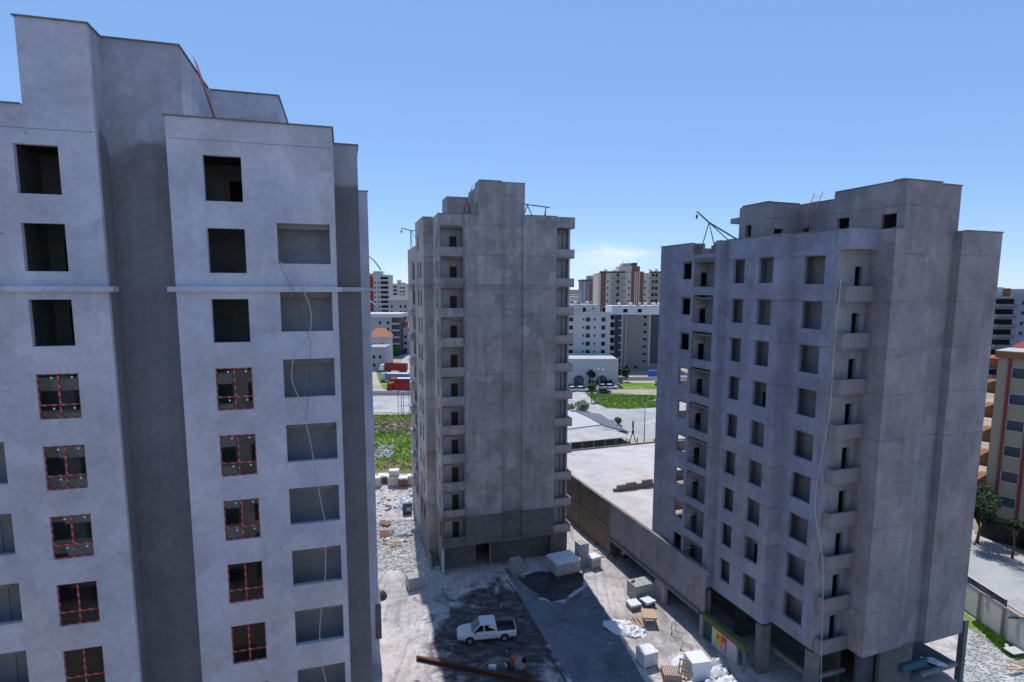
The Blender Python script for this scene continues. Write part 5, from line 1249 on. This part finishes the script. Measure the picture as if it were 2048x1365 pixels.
house('plain grey house front below the orange roof', 735, 766, 210, 8.6, 9.0, 'grey_wall', 'grey_wall')
b = MB(); b.box(0, 6.5, 0, 3, 2.4, 2.6, 'white_paint'); 
for x in (.2, 6.2): b.box(x, x+.15, .1, .25, 0, 2.4, 'steel')
tag(b.build('canopy', None, loc=G(771, 709)), 'small bright white canopy under the street trees', 'canopy')
for i, (xl, xr, Y, z, w_, lb) in enumerate(((735, 790, 620, 20, 'white_wall', 'far pale slab behind the beige twin tower'), (780, 840, 760, 22, 'cream_wall', 'far cream slab right of the beige twin tower'), (1136, 1168, 620, 24, 'pink_wall', 'far reddish block right of the middle tower'), (1318, 1345, 520, 27, 'white_wall', 'far white block beside the right tower edge'), (1140, 1160, 480, 23.8, 'white_wall', 'far white low block right of the middle tower'))):
    t, W = apt(lb, xl, xr, Y, z, w_, depth=20); wins(t, [W*(j+.5)/5 for j in range(5)], [3+3*j for j in range(int(z/3)-1)], 1.4, 1.4)
# right gap
t, W = apt('white apartment block with small square windows rising behind the annex', 1120, 1222, 195, 21.5, 'white_wall', depth=16)
zz = [5.6+2.75*i for i in range(6)]
wins(t, [hx(1168, 195)-hx(1120, 195), hx(1190.5, 195)-hx(1120, 195)], zz, .6, .6, frame='grey_wall'); wins(t, [hx(1177, 195)-hx(1120, 195), hx(1208, 195)-hx(1120, 195), hx(1143, 195)-hx(1120, 195)], [z-.4 for z in zz], 1.3, 1.35, frame='grey_wall')
wins(t, [hx(1163.5, 195)-hx(1120, 195)], [5.2], 1.5, 1.4, frame='grey_wall')
b = MB(); b.box(0, W-3.6, 4, 14, 21.5, 24.6); b.build('roof_room', 'white_wall', t); wins(t, [hx(1172, 195)-hx(1120, 195), hx(1212, 195)-hx(1120, 195)], [21.6], 1.1, 2.0, 'black_void', y=4); wins(t, [hx(1190, 195)-hx(1120, 195)], [23], .6, .6, y=4)
b = MB(); b.box(-.1, W+.1, -.1, .1, 21.5, 22.2); b.build('parapet', 'white_wall', t)
rn = random.Random(8)
for i in range(5):
    x = 2.5+i*2.3+rn.uniform(-.6, .8); b = MB(); b.tube([(x, 8, 25.3), (x+1.1, 8, 25.3)], .36, 8); b.box(x+.1, x+1, 7.9, 8.1, 24.6, 25); b.build('water_tank', 'tank_white' if i % 2 else 'steel', t)
t, W = apt('dark recessed stack of balconies between the white and taupe blocks', 1221, 1234, 208, 20.5, 'slate_wall', depth=10)
balcs(t, .1, W*.6, [1.5+2.8*i for i in range(7)], 1.6, 'grey_wall', 'white_wall', rh=.7)
t = thing('annex', 'long white annex wall with round arches behind the parked cars', 'building', (hx(1095, 176), 176, 0), 0, 'city blocks beyond the yard')
W = hx(1240, 176)-hx(1095, 176); b = MB(); b.box(0, W, 0, 18, 0, 8.2); b.build('wall', 'white_wall', t)
b = MB(); b.box(-.1, W+.1, -.12, .15, 8.2, 8.5); b.build('coping', 'panel_grey', t)
for px in (1160, 1207):
    c = hx(px, 176)-hx(1095, 176); b = MB(); b.face([(c-1.6, -.02, 0)]+[(c+1.6*math.cos(a), -.02, 1.6+1.6*math.sin(a)) for a in [math.pi-i*math.pi/10 for i in range(11)]]+[(c+1.6, -.02, 0)]); o = b.build('arch_window', 'blue_glass', t)
    b = MB(); b.tube([(c+1.65*math.cos(a), -.06, 1.6+1.65*math.sin(a)) for a in [math.pi-i*math.pi/10 for i in range(11)]], .1, 5); b.build('arch_trim', 'blue_paint', t)
t, W = apt('taupe apartment block with a white roof band and a dark right-hand side', 1228, 1345, 212, 20.6, 'taupe_wall', depth=16)
b = MB(); b.box(-.5, W+1, -.5, 16.5, 20.6, 23.6); b.build('top_storey', 'white_paint', t); b = MB(); b.box(-.8, W+1, -.8, 1, 23.6, 23.8); b.build('roof_edge', 'white_wall', t)
v = lambda px: hx(px, 212)-hx(1228, 212)
strip(t, v(1303), W, 2.5, 20.6, 'slate_wall'); strip(t, v(1299.5), v(1303), 1.5, 20.6, 'white_wall'); strip(t, v(1252), v(1254), 1.5, 20.6, 'white_wall', y=-.3); strip(t, v(1244), v(1247), 1.5, 20.6, 'white_wall', y=-.3); strip(t, v(1228), v(1244), 0, 20.6, 'slate_wall')
wins(t, [v(1292)], [2.6+2.75*i for i in range(7)], 1.5, 1.2); wins(t, [v(1257), v(1275)], [.4], 1.2, 1.2); wins(t, [v(1251), v(1280)], [21.4], 1.6, 1.3, y=-.5)
balcs(t, v(1237), v(1243), [2+2.75*i for i in range(7)], 1.2, 'panel_grey', 'white_wall', rh=.25)
rn = random.Random(9)
for i in range(6):
    x = 2.5+i*3.1+rn.uniform(-1, 1); y_ = rn.uniform(4, 8); l_ = rn.uniform(.9, 1.8); b = MB(); b.tube([(x, y_, 24.7), (x+l_, y_, 24.7)], .3, 8); b.box(x, x+l_, y_-.1, y_+.1, 23.7, 24.45); b.build('water_tank', 'tank_white', t)
b = MB(); b.box(v(1276), v(1281), 3, 4, 23.8, 25.5); b.build('chimney', 'orange_paint', t)
bl = G(1312, 757); b = MB(); b.box(-2.4, 2.4, 0, 2, .1, 2.4); b.box(-2.5, 2.5, -.05, 2.05, 2.4, 2.55); tag(b.build('blue_container', 'blue_paint', loc=bl), 'bright blue container at the foot of the taupe block', 'container')
b = MB(); b.box(0, 26, 0, .3, 0, 1.1); tag(b.build('garden_wall', 'white_wall', loc=(hx(1240, 186), 187, 0), rot=(0, 0, .03)), 'low white wall before the taupe block', 'wall')
t, W = apt('tall cream high-rise with brown vertical stripes and grey balconies', 1196, 1323, 275, 37.6, 'cream_wall', depth=18)
v = lambda px: hx(px, 275)-hx(1196, 275)
strip(t, v(1201), v(1211), 0, 38.1, 'brown_wall'); strip(t, v(1262), v(1286), 0, 38.3, 'brown_wall', y=-.4); strip(t, v(1268), v(1270), 0, 38.3, 'cream_wall', y=-.55); strip(t, v(1276), v(1278), 0, 38.3, 'cream_wall', y=-.55); strip(t, v(1272), v(1274), 0, 38.3, 'cream_wall', y=-.55)
balcs(t, v(1221), v(1250), [1.6+3.05*i for i in range(12)], 1.6, 'slate_wall', 'grey_wall', 'beige_wall', rh=.55); balcs(t, v(1298), v(1323), [1.6+3.05*i for i in range(12)], 1.6, 'slate_wall', 'grey_wall', 'beige_wall', rh=.55)
wins(t, [v(1235), v(1305), v(1312)], [1.8+3.05*i for i in range(12)], 1.4, 2.0, y=-.04); wins(t, [v(1257.5), v(1289.5), v(1215)], [2.5+3.05*i for i in range(11)], .8, 1.0)
b = MB(); b.box(v(1239), v(1281), 3, 12, 37.6, 40.9, 'cream_wall'); b.box(v(1247), v(1263), 4, 11, 40.9, 42.3, 'grey_wall'); b.box(v(1267), v(1276), 4, 11, 40.9, 42.6, 'slate_wall'); b.box(v(1265), v(1281), 2.8, 2.99, 37.6, 40.8, 'brown_wall'); b.build('roof_room', None, t)
b = MB(); b.box(v(1198), v(1250), -.5, .2, 37.6, 38.4, 'slate_wall'); b.box(v(1298), v(1325), -.5, .2, 37.6, 38.4, 'slate_wall'); b.build('parapet', None, t)
for x, y_ in ((v(1213), 38), (v(1230), 37.8), (v(1304), 38), (v(1316), 38.2)): b = MB(); b.tube([(x-.7, 5, y_+1.2), (x+.9, 5, y_+1.2)], .4, 8); b.box(x-.6, x+.8, 4.9, 5.1, 37.6, y_+.85); b.build('water_tank', 'tank_white', t)
for x in (v(1249), v(1260), v(1279)): b = MB(); b.tube([(x, 6, 41), (x, 6, 44.2)], .07, 4); b.tube([(x-.5, 6, 43.6), (x+.5, 6, 43.6)], .05, 4); b.build('aerial', 'steel', t)
t, W = apt('blue-grey block with white corner bays left of the cream high-rise', 1164, 1203, 300, 34.2, 'bluegrey_wall', depth=16)
strip(t, W*.07, W*.14, 0, 34, 'white_wall'); strip(t, W*.55, W*.98, 0, 34, 'white_wall'); wins(t, [W*.64, W*.8], [4+3.05*i for i in range(9)], .9, 1.6, frame='grey_wall'); strip(t, W*.38, W*.52, 8, 33, 'brown_wall')
b = MB(); b.box(-.6, W+.6, -.6, 16, 34.2, 34.9); b.build('roof_edge', 'slate_wall', t); b = MB(); b.box(W*.3, W*.9, 3, 9, 34.9, 37); b.build('roof_room', 'white_wall', t)
# far right
t, W = apt('tall blue-grey block with dark balconies at the right edge', 1991, 2120, 170, 28.0, 'bluegrey_wall', depth=16, rot=-.1)
balcs(t, .2, 5.4, [1.0+3*i for i in range(9)], 1.4, 'slate_wall', 'dark_roof', rh=.8); wins(t, [8.0, 11.5], [1.6+3*i for i in range(9)], .9, 1.0, frame='bluegrey_wall')
b = MB(); b.box(1.0, 4.0, 3, 6, 28, 30.6, 'white_wall'); b.box(4.6, 6.2, 3, 6, 28, 30.4, 'brown_wall'); b.box(7, 13, 3, 9, 28, 30.2, 'grey_wall'); b.build('roof_room', None, t)
t, W = apt('far grey block showing beside the right tower corner', 1985, 2006, 230, 31.0, 'grey_wall', depth=14); wins(t, [2, 3.4], [20, 23, 26], .9, 1.2)
P0 = Vector((57.0, 66.6, 0)); RA = -math.atan2(math.cos(math.radians(36)), math.sin(math.radians(36)))
OA = thing('apartment_building', 'ochre apartment block with orange bands and dark red vertical stripes at the right edge', 'building', P0, RA, 'city blocks beyond the yard')
b = MB(); b.box(0, 26, 0, 14, 0, 22.0); b.build('wall', 'ochre_wall', OA)
b = MB(); b.box(-.25, 26, -.3, 14, 22.0, 22.75); b.build('roof_band', 'orange_wall', OA); b = MB(); b.box(-.3, 26, -.35, 14.1, 22.75, 22.84); b.build('coping', 'white_wall', OA)
b = MB(); b.hexa([(-.2, 5, 22.85), (3, 5, 22.85), (3, 13, 22.85), (-.2, 13, 22.85), (.3, 7, 23.5), (2, 7, 23.5), (2, 10, 23.5), (.3, 10, 23.5)]); b.build('tiled_roof', 'dark_red', OA)
for x in (.98, 3.02, 6.5, 10.6): b = MB(); b.box(x, x+.27, -.14, -.001, 2.8, 22.0); b.build('stripe', 'wine_red', OA)
wins(OA, [2.13], [4.42+3.06*i for i in range(6)], 1.5, 1.2, 'blue_glass', 'white_wall'); wins(OA, [5, 8.5, 13], [4.42+3.06*i for i in range(6)], 1.9, 1.2, 'blue_glass', 'white_wall')
b = MB(); b.box(.05, 25.9, -.08, -.001, 0, 2.55); b.build('plinth', 'dark_plinth', OA)
b = MB(); b.box(.1, 25, -.4, -.001, 2.6, 2.9); b.build('ledge', 'dark_concrete', OA)
b = MB(); b.box(-1.9, -.002, 1.0, 5.5, 0, .95, 'orange_wall'); b.box(-1.95, -.002, .95, 5.55, -.25, 0, 'wine_red')
first = None
for i in range(7):
    if first is None: first = b.build('side_balcony', None, OA); o = first
    else: o = first.copy(); COL.objects.link(o); o.parent = OA
    o.location = (0, 0, 2.8+3*i)
b = MB(); b.box(-1.6, -.01, 6.5, 9, 0, 20); b.build('side_wing', 'pink_wall', OA)
# distant ridge
b = MB(); prev = None; rn = random.Random(4)
for i in range(41):
    x = -3600+180*i; h = 28+55*max(0, math.sin(i*.35+1.1))*(.6+.4*rn.random()) if x < 300 else 22+8*rn.random()
    cur = [b.pv((x, 3400, 0)), b.pv((x, 3460, h)), b.pv((x, 3900, h*.8)), b.pv((x, 4000, 0))]
    if prev:
        for j in range(3): b.f.append([prev[j], cur[j], cur[j+1], prev[j+1]]); b.m.append(0)
    prev = cur
struct(b.build('hills', 'dark_leaves', shade=True))

# ================================================================== the tower the view is taken from (seen mirrored in the taped windows)
FC = Frame(16.2, -2.0, -4.2)
TC = frame_thing('unfinished_tower', 'grey tower with balconies seen mirrored in the taped windows of the left tower', 'tower', FC, 'unfinished towers round the yard')
hs = []
for k in range(9):
    z = .9+3*k
    for a in (-29, -26.2, -23.4, -20.6, -16.5, -9.2, -1.5, 5.5, 12): hs.append((a, a+1.6, z+.1, z+1.95))
    hs.append((-13.6, -10.6, z, z+2.0)); hs.append((1.2, 4.2, z, z+2.0))
b = MB(FC); b.wall('x', -4.2, -.25, -31, 15, 0, 27.6, hs); b.build('front_wall', 'render_mid', TC)
b = MB(FC); b.wall('y', -31, .25, -20, -4.45, 0, 27.6); b.wall('y', 15, -.25, -20, -4.45, 0, 27.6); b.wall('x', -20, -.25, -31, 15, 0, 27.6); b.build('side_wall', 'render_mid', TC)
b = MB(FC)
for k in range(10): b.box(-30.7, 14.7, -19.9, -4.5, 3*k-.16 if k else 0, 3*k if k else .05)
b.build('floor_slab', 'raw_concrete', TC)
b = MB(FC)
for k in range(9): b.wall('x', -7.6, .12, -30.7, 14.7, 3*k+.06, 3*k+2.83)
b.build('inner_wall', 'dark_concrete', TC)
b = MB(FC); b.box(-13.9, -10.3, -4.19, -3.1, 0, .16); b.box(-13.9, -10.3, -3.22, -3.1, .16, .95)
for i in range(9): b.box(-13.8+i*.42, -13.74+i*.42, -3.15, -3.1, .95, 1.15)
o = b.build('balcony', 'render_light', TC)
for k in range(9):
    q = copy_part(o, TC, (0, 0, 3*k+.0)); q2 = copy_part(o, TC, (14.8, 0, 3*k)); q3 = copy_part(o, TC, (-10.6, 0, 3*k))
